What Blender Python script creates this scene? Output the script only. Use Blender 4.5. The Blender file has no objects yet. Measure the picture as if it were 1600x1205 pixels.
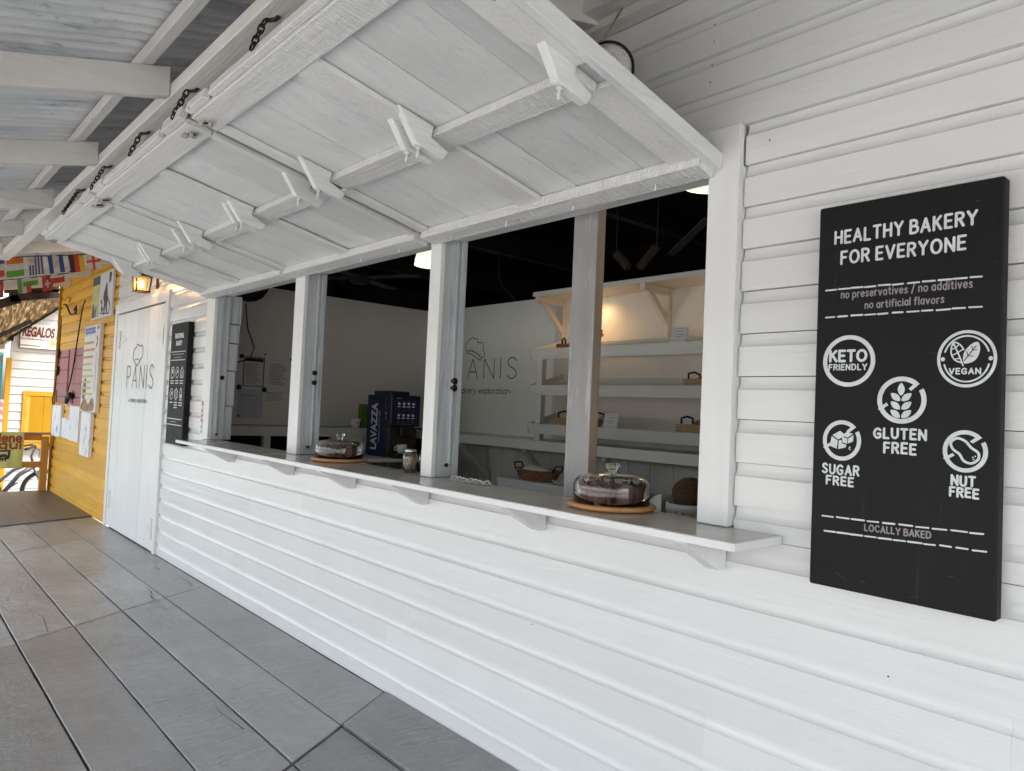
import bpy, bmesh, math, random
from mathutils import Vector, Matrix
random.seed(7)
SC = bpy.context.scene
COL = SC.collection

# ------------------------------------------------------------------ camera
cd = bpy.data.cameras.new("camera")
cam = bpy.data.objects.new("camera", cd); COL.objects.link(cam); SC.camera = cam
Rr = (0.6625928, 0.7476871, 0.0439855); Rd = (0.0033239, 0.0557913, -0.9984369); Rf = (-0.7489724, 0.6617034, 0.0344817)
cam.matrix_world = Matrix(((Rr[0], -Rd[0], -Rf[0], 0.0), (Rr[1], -Rd[1], -Rf[1], -2.11414),
                           (Rr[2], -Rd[2], -Rf[2], 1.5), (0, 0, 0, 1)))
cd.sensor_width = 36; cd.lens = 36 * 1137.25 / 1600
cd.clip_start = 0.05; cd.clip_end = 1000

# ------------------------------------------------------------------ world, sun, exposure
SUN_EL, SUN_AZ = 58, 42          # degrees; azimuth measured from +y towards +x
w = bpy.data.worlds.new("World"); SC.world = w; w.use_nodes = True
nt = w.node_tree; nt.nodes.clear()
out = nt.nodes.new("ShaderNodeOutputWorld"); bg = nt.nodes.new("ShaderNodeBackground")
sky = nt.nodes.new("ShaderNodeTexSky"); sky.sky_type = 'NISHITA'; sky.sun_disc = False
sky.sun_elevation = math.radians(SUN_EL); sky.sun_rotation = math.radians(SUN_AZ)
sky.air_density = 1.0; sky.dust_density = 4.0; sky.ozone_density = 0.6
hs = nt.nodes.new("ShaderNodeHueSaturation"); hs.inputs["Saturation"].default_value = 0.3
nt.links.new(sky.outputs[0], hs.inputs["Color"]); nt.links.new(hs.outputs[0], bg.inputs[0])
bg.inputs[1].default_value = 0.14
nt.links.new(bg.outputs[0], out.inputs[0])
sl = bpy.data.lights.new("sun", 'SUN'); sl.energy = 1.3; sl.angle = math.radians(12); sl.color = (1, .96, .9)
so = bpy.data.objects.new("sun", sl); COL.objects.link(so)
el, az = math.radians(SUN_EL), math.radians(SUN_AZ)
to_sun = Vector((math.sin(az) * math.cos(el), math.cos(az) * math.cos(el), math.sin(el)))
so.rotation_euler = (-to_sun).to_track_quat('-Z', 'Y').to_euler(); so.location = (0, -6, 20)
SC.view_settings.view_transform = 'Standard'; SC.view_settings.look = 'None'
SC.view_settings.gamma = 1; SC.view_settings.exposure = 2.62; SC.view_settings.use_curve_mapping = False
SC.cycles.use_denoising = True; SC.cycles.max_bounces = 14; SC.cycles.diffuse_bounces = 7
SC.cycles.transmission_bounces = 12; SC.cycles.caustics_refractive = True; SC.cycles.sample_clamp_indirect = 6

# ------------------------------------------------------------------ materials
def mat_base(name):
    m = bpy.data.materials.new(name); m.use_nodes = True
    n = m.node_tree.nodes; n.clear()
    o = n.new("ShaderNodeOutputMaterial"); b = n.new("ShaderNodeBsdfPrincipled")
    m.node_tree.links.new(b.outputs[0], o.inputs[0])
    return m, m.node_tree, b
def nd(t, typ, **kw):
    n = t.nodes.new(typ)
    for k, v in kw.items():
        if k in n.inputs: n.inputs[k].default_value = v
        else: setattr(n, k, v)
    return n
def L(t, a, b): t.links.new(a, b)
def coords(t, scale):
    tc = nd(t, "ShaderNodeTexCoord"); mp = nd(t, "ShaderNodeMapping"); mp.inputs["Scale"].default_value = scale
    L(t, tc.outputs["Object"], mp.inputs[0]); return mp.outputs[0]
def noise(t, vec, scale, detail=4, rough=.55, dist=0):
    n = nd(t, "ShaderNodeTexNoise", Scale=scale, Detail=detail, Roughness=rough, Distortion=dist)
    L(t, vec, n.inputs["Vector"]); return n.outputs["Fac"]
def ramp(t, fac, stops):
    r = nd(t, "ShaderNodeValToRGB"); L(t, fac, r.inputs[0])
    e = r.color_ramp.elements
    while len(e) < len(stops): e.new(.5)
    for i, (p, c) in enumerate(stops):
        e[i].position = p; e[i].color = (c[0], c[1], c[2], 1) if not isinstance(c, (int, float)) else (c, c, c, 1)
    return r.outputs[0]
def mix(t, fac, a, b, mode='MIX'):
    m = nd(t, "ShaderNodeMix", data_type='RGBA', blend_type=mode)
    for s, v in ((m.inputs[0], fac), (m.inputs[6], a), (m.inputs[7], b)):
        if hasattr(v, "links") or hasattr(v, "is_linked"): L(t, v, s)
        else: s.default_value = v if not isinstance(v, tuple) else (v[0], v[1], v[2], 1)
    return m.outputs[2]
def bump(t, b, h, strength, dist=.01, prev=None):
    n = nd(t, "ShaderNodeBump", Strength=strength, Distance=dist); L(t, h, n.inputs["Height"])
    if prev is not None: L(t, prev, n.inputs["Normal"])
    L(t, n.outputs[0], b.inputs["Normal"]); return n.outputs[0]
GR = {'x': (1, 14, 14), 'y': (14, 1, 14), 'z': (14, 14, 1)}
def paint(name, col, grain='x', rough=.4, var=.06, patch=None, patch_cut=.6, bstr=.25, isl=.06, saw=0, spots=0.0, coat=0, dots=0, spec=.5, rvar=.06):
    """brushed paint over wood: grain, blotches, per-board shade, optional worn patches of another colour"""
    m, t, b = mat_base(name)
    g = coords(t, GR[grain]); o = coords(t, (1, 1, 1))
    n1 = noise(t, g, 1.6, 6, .6, .3); n2 = noise(t, o, 2.3, 4, .6); n3 = noise(t, g, 9, 3, .6)
    lo = tuple(c * (1 - var) for c in col); hi = tuple(min(1, c * (1 + var)) for c in col)
    c1 = ramp(t, n1, [(.3, lo), (.7, hi)])
    c2 = mix(t, .5, c1, ramp(t, n2, [(.3, lo), (.7, hi)]))
    if patch:
        pm = ramp(t, noise(t, g, 2.2, 7, .68, .5), [(patch_cut, 0.0), (min(1, patch_cut + .1), 1.0)])
        c2 = mix(t, pm, c2, patch)
    if spots:
        sp = ramp(t, noise(t, o, 42, 2, .5), [(.74, 0.0), (.78, 1.0)])
        c2 = mix(t, sp, c2, tuple(c * spots for c in col))
    if dots:   # scattered nail heads and tiny chips
        vo = nd(t, "ShaderNodeTexVoronoi", Scale=6.5); L(t, o, vo.inputs["Vector"])
        d1 = ramp(t, vo.outputs["Distance"], [(.028, 1.0), (.045, 0.0)]); sx = nd(t, "ShaderNodeSeparateColor"); L(t, vo.outputs["Color"], sx.inputs[0])
        ok = ramp(t, sx.outputs[0], [(1 - .5 * dots, 0.0), (1 - .5 * dots + .01, .85)])
        c2 = mix(t, mix(t, 1.0, d1, ok, 'MULTIPLY'), c2, (.10, .08, .07))
    b.inputs["Specular IOR Level"].default_value = spec
    gi = nd(t, "ShaderNodeNewGeometry")
    sh = nd(t, "ShaderNodeMapRange"); L(t, gi.outputs["Random Per Island"], sh.inputs[0])
    sh.inputs[3].default_value = 1 - isl; sh.inputs[4].default_value = 1 + isl
    vm = nd(t, "ShaderNodeVectorMath", operation='SCALE'); L(t, c2, vm.inputs[0]); L(t, sh.outputs[0], vm.inputs["Scale"])
    L(t, vm.outputs[0], b.inputs["Base Color"])
    rr = nd(t, "ShaderNodeMapRange"); L(t, n2, rr.inputs[0]); rr.inputs[3].default_value = rough - rvar; rr.inputs[4].default_value = rough + rvar
    L(t, rr.outputs[0], b.inputs["Roughness"])
    p = bump(t, b, n1, bstr, .012); p = bump(t, b, n3, bstr * .7, .004, p)
    if saw:
        wv = nd(t, "ShaderNodeTexWave", Scale=26, Distortion=9, Detail=2); wv.inputs["Detail Scale"].default_value = 1.2
        L(t, coords(t, {'x': (1, .35, .35), 'y': (.35, 1, .35), 'z': (.35, .35, 1)}[grain]), wv.inputs["Vector"])
        bump(t, b, wv.outputs["Fac"], saw, .006, p)
    if sum(col) < .05: b.inputs['Specular IOR Level'].default_value = .25
    if coat: b.inputs["Coat Weight"].default_value = coat; b.inputs["Coat Roughness"].default_value = .25
    return m
def plain(name, col, rough=.5, metal=0, var=.08, scale=8, bstr=.1, emit=0, emit_col=None, trans=0, ior=1.45, alpha=1):
    m, t, b = mat_base(name)
    o = coords(t, (1, 1, 1)); n = noise(t, o, scale, 5, .6)
    L(t, ramp(t, n, [(.3, tuple(c * (1 - var) for c in col)), (.7, tuple(min(1, c * (1 + var)) for c in col))]), b.inputs["Base Color"])
    b.inputs["Roughness"].default_value = rough; b.inputs["Metallic"].default_value = metal
    b.inputs["IOR"].default_value = ior
    if trans: b.inputs["Transmission Weight"].default_value = trans
    if emit:
        b.inputs["Emission Strength"].default_value = emit; b.inputs["Emission Color"].default_value = (*(emit_col or col), 1)
    if bstr: bump(t, b, n, bstr, .01)
    return m
WHITE = (.74, .745, .735)
M = {}
M['siding'] = paint('white_siding_paint', WHITE, 'x', .22, .04, bstr=.22, isl=.03, rvar=0)
M['white_x'] = paint('white_paint_along', WHITE, 'x', .42, .05, bstr=.25)
M['white_y'] = paint('white_paint_across', (.70, .71, .70), 'y', .5, .08, (.62, .64, .66), .54, bstr=.6, isl=.11, dots=.5)
M['white_z'] = paint('white_paint_upright', WHITE, 'z', .42, .05, bstr=.22)
M['saw_x'] = paint('white_rough_sawn', (.72, .72, .71), 'x', .5, .06, (.6, .62, .63), .64, bstr=.8, saw=.55, dots=.9)
M['saw_y'] = paint('white_rough_sawn_cross', (.71, .71, .70), 'y', .5, .06, (.6, .61, .62), .62, bstr=.6, saw=.16, dots=.9)
M['door'] = paint('white_door_paint', (.77, .775, .77), 'z', .4, .04, bstr=.2, isl=.03)
GR['w'] = (26, 26, .8)
M['worn'] = paint('worn_blue_white_paint', (.50, .53, .55), 'w', .5, .16, (.32, .36, .41), .53, bstr=.5, isl=.04)
M['greyblue'] = paint('grey_blue_paint', (.40, .42, .44), 'z', .5, .08, (.52, .53, .54), .56, bstr=.3)
M['inpost'] = paint('patchy_grey_post_paint', (.30, .30, .295), 'z', .5, .14, (.44, .44, .43), .56, bstr=.6)
M['tan'] = paint('tan_bare_wood', (.40, .31, .23), 'z', .6, .15)
M['roofwood'] = paint('cream_white_beam_paint', (.62, .60, .57), 'y', .6, .12, (.44, .42, .40), .57, bstr=.6, dots=1)
M['roofwood_x'] = paint('cream_white_purlin_paint', (.66, .645, .62), 'x', .6, .1, (.55, .51, .47), .6, bstr=.5, dots=1)
def deck_paint(name, k):
    m, t, b = mat_base(name)
    o = coords(t, (1, 1, 1)); n1 = noise(t, coords(t, (2, 7, 4)), 2.0, 7, .65, .8); n2 = noise(t, o, 1.1, 4, .6); n3 = noise(t, coords(t, (9, 6, 5)), 4, 6, .7, 1.6); n4 = noise(t, coords(t, (3, 16, 5)), 6, 4, .6)
    c = ramp(t, n1, [(.3, (.175, .177, .181)), (.7, (.24, .241, .243))]); c = mix(t, .45, c, ramp(t, n2, [(.35, (.145, .143, .142)), (.65, (.265, .267, .27))]))
    c = mix(t, ramp(t, n4, [(.68, 0.0), (.80, .4)]), c, (.085, .08, .076))
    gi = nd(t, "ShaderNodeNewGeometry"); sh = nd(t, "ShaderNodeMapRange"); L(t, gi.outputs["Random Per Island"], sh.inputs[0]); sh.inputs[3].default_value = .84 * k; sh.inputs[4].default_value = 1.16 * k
    vm = nd(t, "ShaderNodeVectorMath", operation='SCALE'); L(t, c, vm.inputs[0]); L(t, sh.outputs[0], vm.inputs["Scale"]); L(t, vm.outputs[0], b.inputs["Base Color"])
    rr = nd(t, "ShaderNodeMapRange"); L(t, n1, rr.inputs[0]); rr.inputs[3].default_value = .19; rr.inputs[4].default_value = .19; L(t, rr.outputs[0], b.inputs["Roughness"])
    n5 = noise(t, coords(t, (9, 2.2, 4)), 1.6, 3, .6, 1.5); p = bump(t, b, n3, .4, .010); p = bump(t, b, n1, .4, .018, p); p = bump(t, b, n5, .5, .035, p); bump(t, b, n4, .35, .006, p); b.inputs['Specular IOR Level'].default_value = .75; b.inputs['IOR'].default_value = 1.7
    return m
M['floor'] = deck_paint('grey_deck_paint', .84); M['floor_sheen_mid'] = deck_paint('painted_sheen_deck_mid', 1.22); M['floor_sheen_far'] = deck_paint('painted_sheen_deck_far', 1.62)  # the two lighter copies carry the distant boards' sheen in their colour
M['platform'] = paint('dark_grey_platform_paint', (.115, .102, .10), 'x', .4, .2, (.085, .075, .074), .56, bstr=.4)
M['yellow'] = paint('ochre_yellow_paint', (.70, .375, .030), 'x', .5, .14, (.72, .45, .09), .62, bstr=.25, isl=.12, spec=.35)
M['yellow_z'] = paint('yellow_trim_paint', (.36, .18, .010), 'z', .6, .1, bstr=.2, spec=.2)
M['rail'] = paint('brown_ochre_rail_paint', (.45, .22, .03), 'z', .5, .12, bstr=.2)
M['redbrown'] = paint('red_brown_paint', (.33, .12, .07), 'x', .55, .12)
M['redshut'] = paint('faded_red_shutter_paint', (.36, .12, .11), 'z', .6, .12, (.28, .09, .09), .6)
M['turq'] = paint('turquoise_paint', (.10, .40, .39), 'x', .55, .08)
GR['p'] = (3.2, 3.2, 1.8)
M['weathered'] = paint('peeling_white_paint', (.72, .74, .76), 'p', .7, .1, (.30, .31, .33), .56, bstr=.5)
M['house'] = paint('far_white_paint', (.37, .36, .345), 'x', .5, .05, bstr=.15)
M['black'] = paint('black_board_paint', (.007, .007, .008), 'z', .6, .3, (.02, .02, .022), .64, bstr=.12)
M['black_side'] = paint('black_board_edge_paint', (.035, .035, .038), 'z', .6, .2)
M['chalk'] = plain('chalk_white_paint', (.66, .69, .68), .6, var=.12, scale=30)
M['chalk_dim'] = plain('dull_mauve_white_paint', (.30, .27, .27), .6, var=.15, scale=30)
M['ink'] = plain('thin_black_paint', (.02, .02, .02), .5)
M['dark'] = plain('dark_ceiling_wood', (.006, .006, .006), .9, var=.5, scale=3)
M['darkbrown'] = plain('dark_brown_roof_wood', (.035, .022, .014), .8, var=.4)
M['darkwall'] = plain('dark_attic_board', (.02, .02, .02), .8, var=.3)
M['gap'] = plain('shadowy_subfloor', (.015, .014, .013), .9)
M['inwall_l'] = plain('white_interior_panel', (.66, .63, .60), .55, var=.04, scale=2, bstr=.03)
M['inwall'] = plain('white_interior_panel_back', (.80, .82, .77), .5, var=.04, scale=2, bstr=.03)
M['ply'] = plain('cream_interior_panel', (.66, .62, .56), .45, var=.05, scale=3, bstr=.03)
M['plankgrey'] = paint('grey_white_interior_plank', (.55, .53, .50), 'z', .5, .15, (.36, .34, .31), .6, isl=.12)
M['shelf'] = paint('grey_white_shelf_paint', (.66, .66, .63), 'x', .4, .08, isl=.05)
M['shelfcream'] = paint('cream_shelf_paint', (.66, .60, .52), 'y', .45, .06)
M['ctop'] = paint('glossy_taupe_counter_paint', (.42, .40, .375), 'x', .17, .1, (.50, .48, .45), .62, bstr=.08, isl=.04)
M['metal_dark'] = plain('rusty_dark_iron', (.05, .035, .025), .6, .7, .4, 40, .4)
M['bolt'] = plain('rusty_white_bolt', (.55, .50, .44), .5, .3, .4, 60, .4)
M['iron'] = plain('black_iron', (.02, .018, .018), .5, .5)
M['steel'] = plain('bright_steel', (.6, .6, .6), .25, 1)
M['glass'] = plain('clear_glass', (1, 1, 1), .02, trans=1, var=0, bstr=0)
M['knob'] = plain('green_tinted_glass', (.86, .95, .86), .03, trans=1, var=0, bstr=0)
M['bamboo'] = paint('bamboo_board', (.50, .25, .09), 'x', .35, .15, (.40, .18, .06), .58)
M['muffin'] = plain('dark_muffin_paper', (.11, .05, .038), .6, var=.3, scale=40)
M['crumb'] = plain('chocolate_cake', (.02, .011, .008), .8, var=.4, scale=90, bstr=.6)
M['navy'] = plain('navy_machine_panel', (.011, .017, .062), .35, var=.15)
M['mach'] = plain('charcoal_machine_plastic', (.02, .018, .017), .35, var=.1)
M['machbrown'] = plain('brown_black_machine_panel', (.035, .03, .025), .4, var=.1)
M['screen'] = plain('machine_display', (.008, .009, .03), .12, var=.3, emit=.002, emit_col=(.2, .3, .9))
M['icon'] = plain('display_icon', (.5, .4, .3), .3, emit=.015, emit_col=(1, .7, .4))
M['porcelain'] = plain('white_porcelain', (.75, .74, .73), .2, var=.03)
M['letter'] = plain('white_vinyl_letter', (.72, .73, .75), .5, var=.05)
M['green'] = plain('lime_green_carton', (.10, .20, .010), .5, var=.1)
M['tea'] = plain('dark_green_carton', (.02, .05, .02), .5)
M['paper'] = plain('white_paper', (.62, .62, .64), .7, var=.03)
M['paper2'] = plain('bluish_paper', (.50, .51, .58), .7, var=.04)
M['print'] = plain('grey_print', (.16, .16, .18), .7)
M['printdark'] = plain('dark_navy_print', (.03, .035, .06), .7)
M['wicker'] = plain('brown_wicker', (.20, .10, .045), .6, var=.45, scale=70, bstr=.9)
M['wicker_light'] = plain('straw_wicker', (.42, .30, .16), .6, var=.35, scale=70, bstr=.8)
M['bread'] = plain('brown_bread_crust', (.22, .10, .035), .6, var=.4, scale=35, bstr=.5)
M['coconut'] = plain('hairy_coconut_husk', (.11, .06, .032), .9, var=.55, scale=110, bstr=1.0)
M['cloth'] = plain('white_cloth', (.6, .58, .54), .9, var=.06)
M['petal'] = plain('orange_petal', (.75, .30, .10), .6, var=.25, scale=30)
M['lampglow'] = plain('lit_fluted_glass', (.8, .85, .7), .3, emit=.19, emit_col=(.88, 1.0, .70))
M['bulb'] = plain('lit_bulb', (1, .7, .3), .3, emit=9, emit_col=(1, .62, .22))
M['lglass'] = plain('warm_lantern_glass', (1, .78, .45), .1, emit=.04, emit_col=(1, .58, .2), trans=.95)
M['brass'] = plain('brass_lantern_frame', (.12, .06, .025), .35, .8)
M['spot'] = plain('lit_downlight', (1, .8, .5), .3, emit=2.5, emit_col=(1, .78, .42))
M['reflector'] = plain('mesh_reflector', (.66, .64, .62), .3, .35, .3, 160, .6)
M['beige'] = plain('beige_plastic', (.34, .28, .18), .5)
M['rope'] = plain('brown_rope', (.035, .02, .012), .9, var=.4, scale=90, bstr=.9)
M['rubber'] = plain('black_rubber', (.02, .02, .022), .7)
M['bikeframe'] = plain('grey_bike_frame', (.10, .11, .13), .4, .3)
M['lime'] = plain('pale_lime_cloth', (.55, .60, .22), .9, var=.07)
M['redink'] = plain('red_brown_cloth_paint', (.30, .05, .025), .8)
M['ground'] = plain('pale_sandy_street', (.29, .28, .265), .9, var=.15, scale=2, bstr=.3)
M['pink'] = plain('pink_sticker', (.70, .08, .10), .5)
FL = {k: plain('flag_' + k, c, .85, var=.05) for k, c in dict(red=(.36, .035, .022), white=(.40, .385, .36), green=(.09, .22, .03), orange=(.45, .12, .02), blue=(.03, .045, .15), navy=(.02, .05, .15), black=(.02, .02, .02), gold=(.42, .27, .03)).items()}

# corrugated painted roofing seen from below
m, t, b = mat_base('greyed_corrugated_iron')
g = coords(t, (5, .7, .7)); n1 = noise(t, g, 2.2, 8, .7, .4); n2 = noise(t, coords(t, (8, 2, 2)), 7, 5, .7)
c = ramp(t, n1, [(.33, (.22, .24, .28)), (.43, (.58, .60, .62)), (.6, (.74, .75, .74))])
c = mix(t, ramp(t, n2, [(.60, 0.0), (.74, .7)]), c, (.16, .17, .20))
L(t, c, b.inputs["Base Color"]); b.inputs["Roughness"].default_value = .3; b.inputs["Metallic"].default_value = .1
bump(t, b, n2, .15, .005); M['corr'] = m
# sunlit translucent brown roofing of the neighbouring lean-to
m, t, b = mat_base('aged_translucent_roofing')
g = coords(t, (1, 9, 3)); n1 = noise(t, g, 2.6, 7, .7, .5)
c = ramp(t, n1, [(.36, (.02, .010, .004)), (.5, (.075, .040, .014)), (.63, (.28, .20, .10))])
tr = nd(t, "ShaderNodeBsdfTranslucent"); ms = nd(t, "ShaderNodeMixShader"); ms.inputs[0].default_value = .75
L(t, c, b.inputs["Base Color"]); L(t, c, tr.inputs[0])
o_ = [n for n in t.nodes if n.type == 'OUTPUT_MATERIAL'][0]
L(t, b.outputs[0], ms.inputs[1]); L(t, tr.outputs[0], ms.inputs[2]); L(t, ms.outputs[0], o_.inputs[0]); M['thatch'] = m

# ------------------------------------------------------------------ mesh builder
class MB:
    def __init__(s): s.v = []; s.f = []; s.sm = []
    def add(s, vs, fs, smooth=False):
        k = len(s.v); s.v += [tuple(p) for p in vs]
        for f in fs: s.f.append(tuple(i + k for i in f)); s.sm.append(smooth)
        return s
    def box(s, x0, x1, y0, y1, z0, z1):
        x0, x1 = min(x0, x1), max(x0, x1); y0, y1 = min(y0, y1), max(y0, y1); z0, z1 = min(z0, z1), max(z0, z1)
        v = [(x, y, z) for x in (x0, x1) for y in (y0, y1) for z in (z0, z1)]
        return s.add(v, [(0, 1, 3, 2), (4, 6, 7, 5), (0, 4, 5, 1), (2, 3, 7, 6), (0, 2, 6, 4), (1, 5, 7, 3)])
    def prism(s, poly, fn, d0, d1):
        """poly: 2-D outline; fn(u, v, d) -> point"""
        n = len(poly); v = [fn(u, q, d0) for u, q in poly] + [fn(u, q, d1) for u, q in poly]
        f = [tuple(range(n))[::-1], tuple(range(n, 2 * n))] + [(i, (i + 1) % n, n + (i + 1) % n, n + i) for i in range(n)]
        return s.add(v, f)
    def beam(s, a, b_, wx, wz, up=(0, 0, 1)):
        a = Vector(a); b_ = Vector(b_); d = (b_ - a).normalized(); u = Vector(up)
        sd = d.cross(u).normalized() * wx / 2; uu = sd.cross(d).normalized() * wz / 2
        v = [p + i * sd + j * uu for p in (a, b_) for i, j in ((-1, -1), (1, -1), (1, 1), (-1, 1))]
        return s.add(v, [(0, 1, 2, 3), (7, 6, 5, 4), (0, 4, 5, 1), (1, 5, 6, 2), (2, 6, 7, 3), (3, 7, 4, 0)])
    def tube(s, pts, r, n=8, closed=False):
        P = [Vector(p) for p in pts]; m_ = len(P); rings = []; pn = None
        for i in range(m_):
            a = P[i - 1] if (i or closed) else P[i]; c_ = P[(i + 1) % m_] if (i < m_ - 1 or closed) else P[i]
            d = (c_ - a).normalized()
            if pn is None:
                pn = d.cross(Vector((0, 0, 1)));
                if pn.length < .1: pn = d.cross(Vector((1, 0, 0)))
            pn = (pn - d * pn.dot(d)).normalized(); bn = d.cross(pn)
            rr = r[i] if isinstance(r, (list, tuple)) else r
            rings.append([P[i] + rr * (math.cos(2 * math.pi * k / n) * pn + math.sin(2 * math.pi * k / n) * bn) for k in range(n)])
        v = [p for q in rings for p in q]; f = []
        for i in range(m_ if closed else m_ - 1):
            j = (i + 1) % m_
            for k in range(n): f.append((i * n + k, i * n + (k + 1) % n, j * n + (k + 1) % n, j * n + k))
        if not closed: f += [tuple(range(n))[::-1], tuple(range((m_ - 1) * n, m_ * n))]
        return s.add(v, f, True)
    def lathe(s, prof, c, n=32, axis='z', flute=0):
        v = []; f = []
        for r, h in prof:
            for k in range(n):
                a = 2 * math.pi * k / n; q = r * (1 + (flute if k % 2 else 0))
                p = (q * math.cos(a), q * math.sin(a), h)
                if axis == 'y': p = (p[0], h, p[1])
                if axis == 'x': p = (h, p[0], p[1])
                v.append((p[0] + c[0], p[1] + c[1], p[2] + c[2]))
        for i in range(len(prof) - 1):
            for k in range(n): f.append((i * n + k, i * n + (k + 1) % n, (i + 1) * n + (k + 1) % n, (i + 1) * n + k))
        if prof[0][0] > 1e-4: f.append(tuple(range(n))[::-1])
        if prof[-1][0] > 1e-4: f.append(tuple(range((len(prof) - 1) * n, len(prof) * n)))
        return s.add(v, f, True)
    def blob(s, c, r, n=14, m_=8, jit=0.0):
        v = []; f = []
        for i in range(m_ + 1):
            th = math.pi * i / m_
            for k in range(n):
                a = 2 * math.pi * k / n; q = 1 + random.uniform(-jit, jit) * (0 < i < m_)
                v.append((c[0] + r[0] * q * math.sin(th) * math.cos(a), c[1] + r[1] * q * math.sin(th) * math.sin(a), c[2] + r[2] * q * math.cos(th)))
        for i in range(m_):
            for k in range(n): f.append((i * n + k, (i + 1) * n + k, (i + 1) * n + (k + 1) % n, i * n + (k + 1) % n))
        return s.add(v, f, True)
    def build(s, name, mat, parent=None, bev=0.0, smooth=0):
        off = Vector((0, 0, 0)); p = parent
        while p is not None: off += p.location; p = p.parent
        me = bpy.data.meshes.new(name)
        me.from_pydata([tuple(Vector(q) - off) for q in s.v], [], s.f)
        bm = bmesh.new(); bm.from_mesh(me)
        for f, k in zip(bm.faces, s.sm): f.smooth = k
        bmesh.ops.remove_doubles(bm, verts=bm.verts, dist=1e-6)
        bmesh.ops.recalc_face_normals(bm, faces=bm.faces)
        if bev: bmesh.ops.bevel(bm, geom=[e for e in bm.edges if e.is_manifold and e.calc_face_angle(0) > .5], offset=bev, segments=1, affect='EDGES', clamp_overlap=True)
        if smooth:
            for f in bm.faces: f.smooth = True
        bm.to_mesh(me); bm.free()
        if smooth: me.set_sharp_from_angle(angle=math.radians(smooth))
        o = bpy.data.objects.new(name, me); COL.objects.link(o)
        if mat is not None: me.materials.append(M[mat] if isinstance(mat, str) else mat)
        if parent is not None: o.parent = parent
        return o
def thing(name, label, cat, loc=(0, 0, 0), group=None):
    o = bpy.data.objects.new(name, None); COL.objects.link(o); o.location = loc; o.empty_display_size = .1
    return tag(o, label, cat, group)
def tag(o, label, cat, group=None):
    o["label"] = label; o["category"] = cat
    if group: o["group"] = group
    return o
def struct(o): o["kind"] = "structure"; return o
def copy_thing(src, loc, label, group=None):
    r = src.copy(); COL.objects.link(r); r.location = loc; r["label"] = label
    if group: r["group"] = group
    for ch in list(src.children):
        c_ = ch.copy(); COL.objects.link(c_); c_.parent = r
        for g_ in list(ch.children):
            d = g_.copy(); COL.objects.link(d); d.parent = c_
    return r
XZ = lambda u, v, d: (u, d, v)       # outline in the wall plane, depth along y
YZ = lambda u, v, d: (d, u, v)       # outline across the wall, depth along x
XY = lambda u, v, d: (u, v, d)

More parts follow.
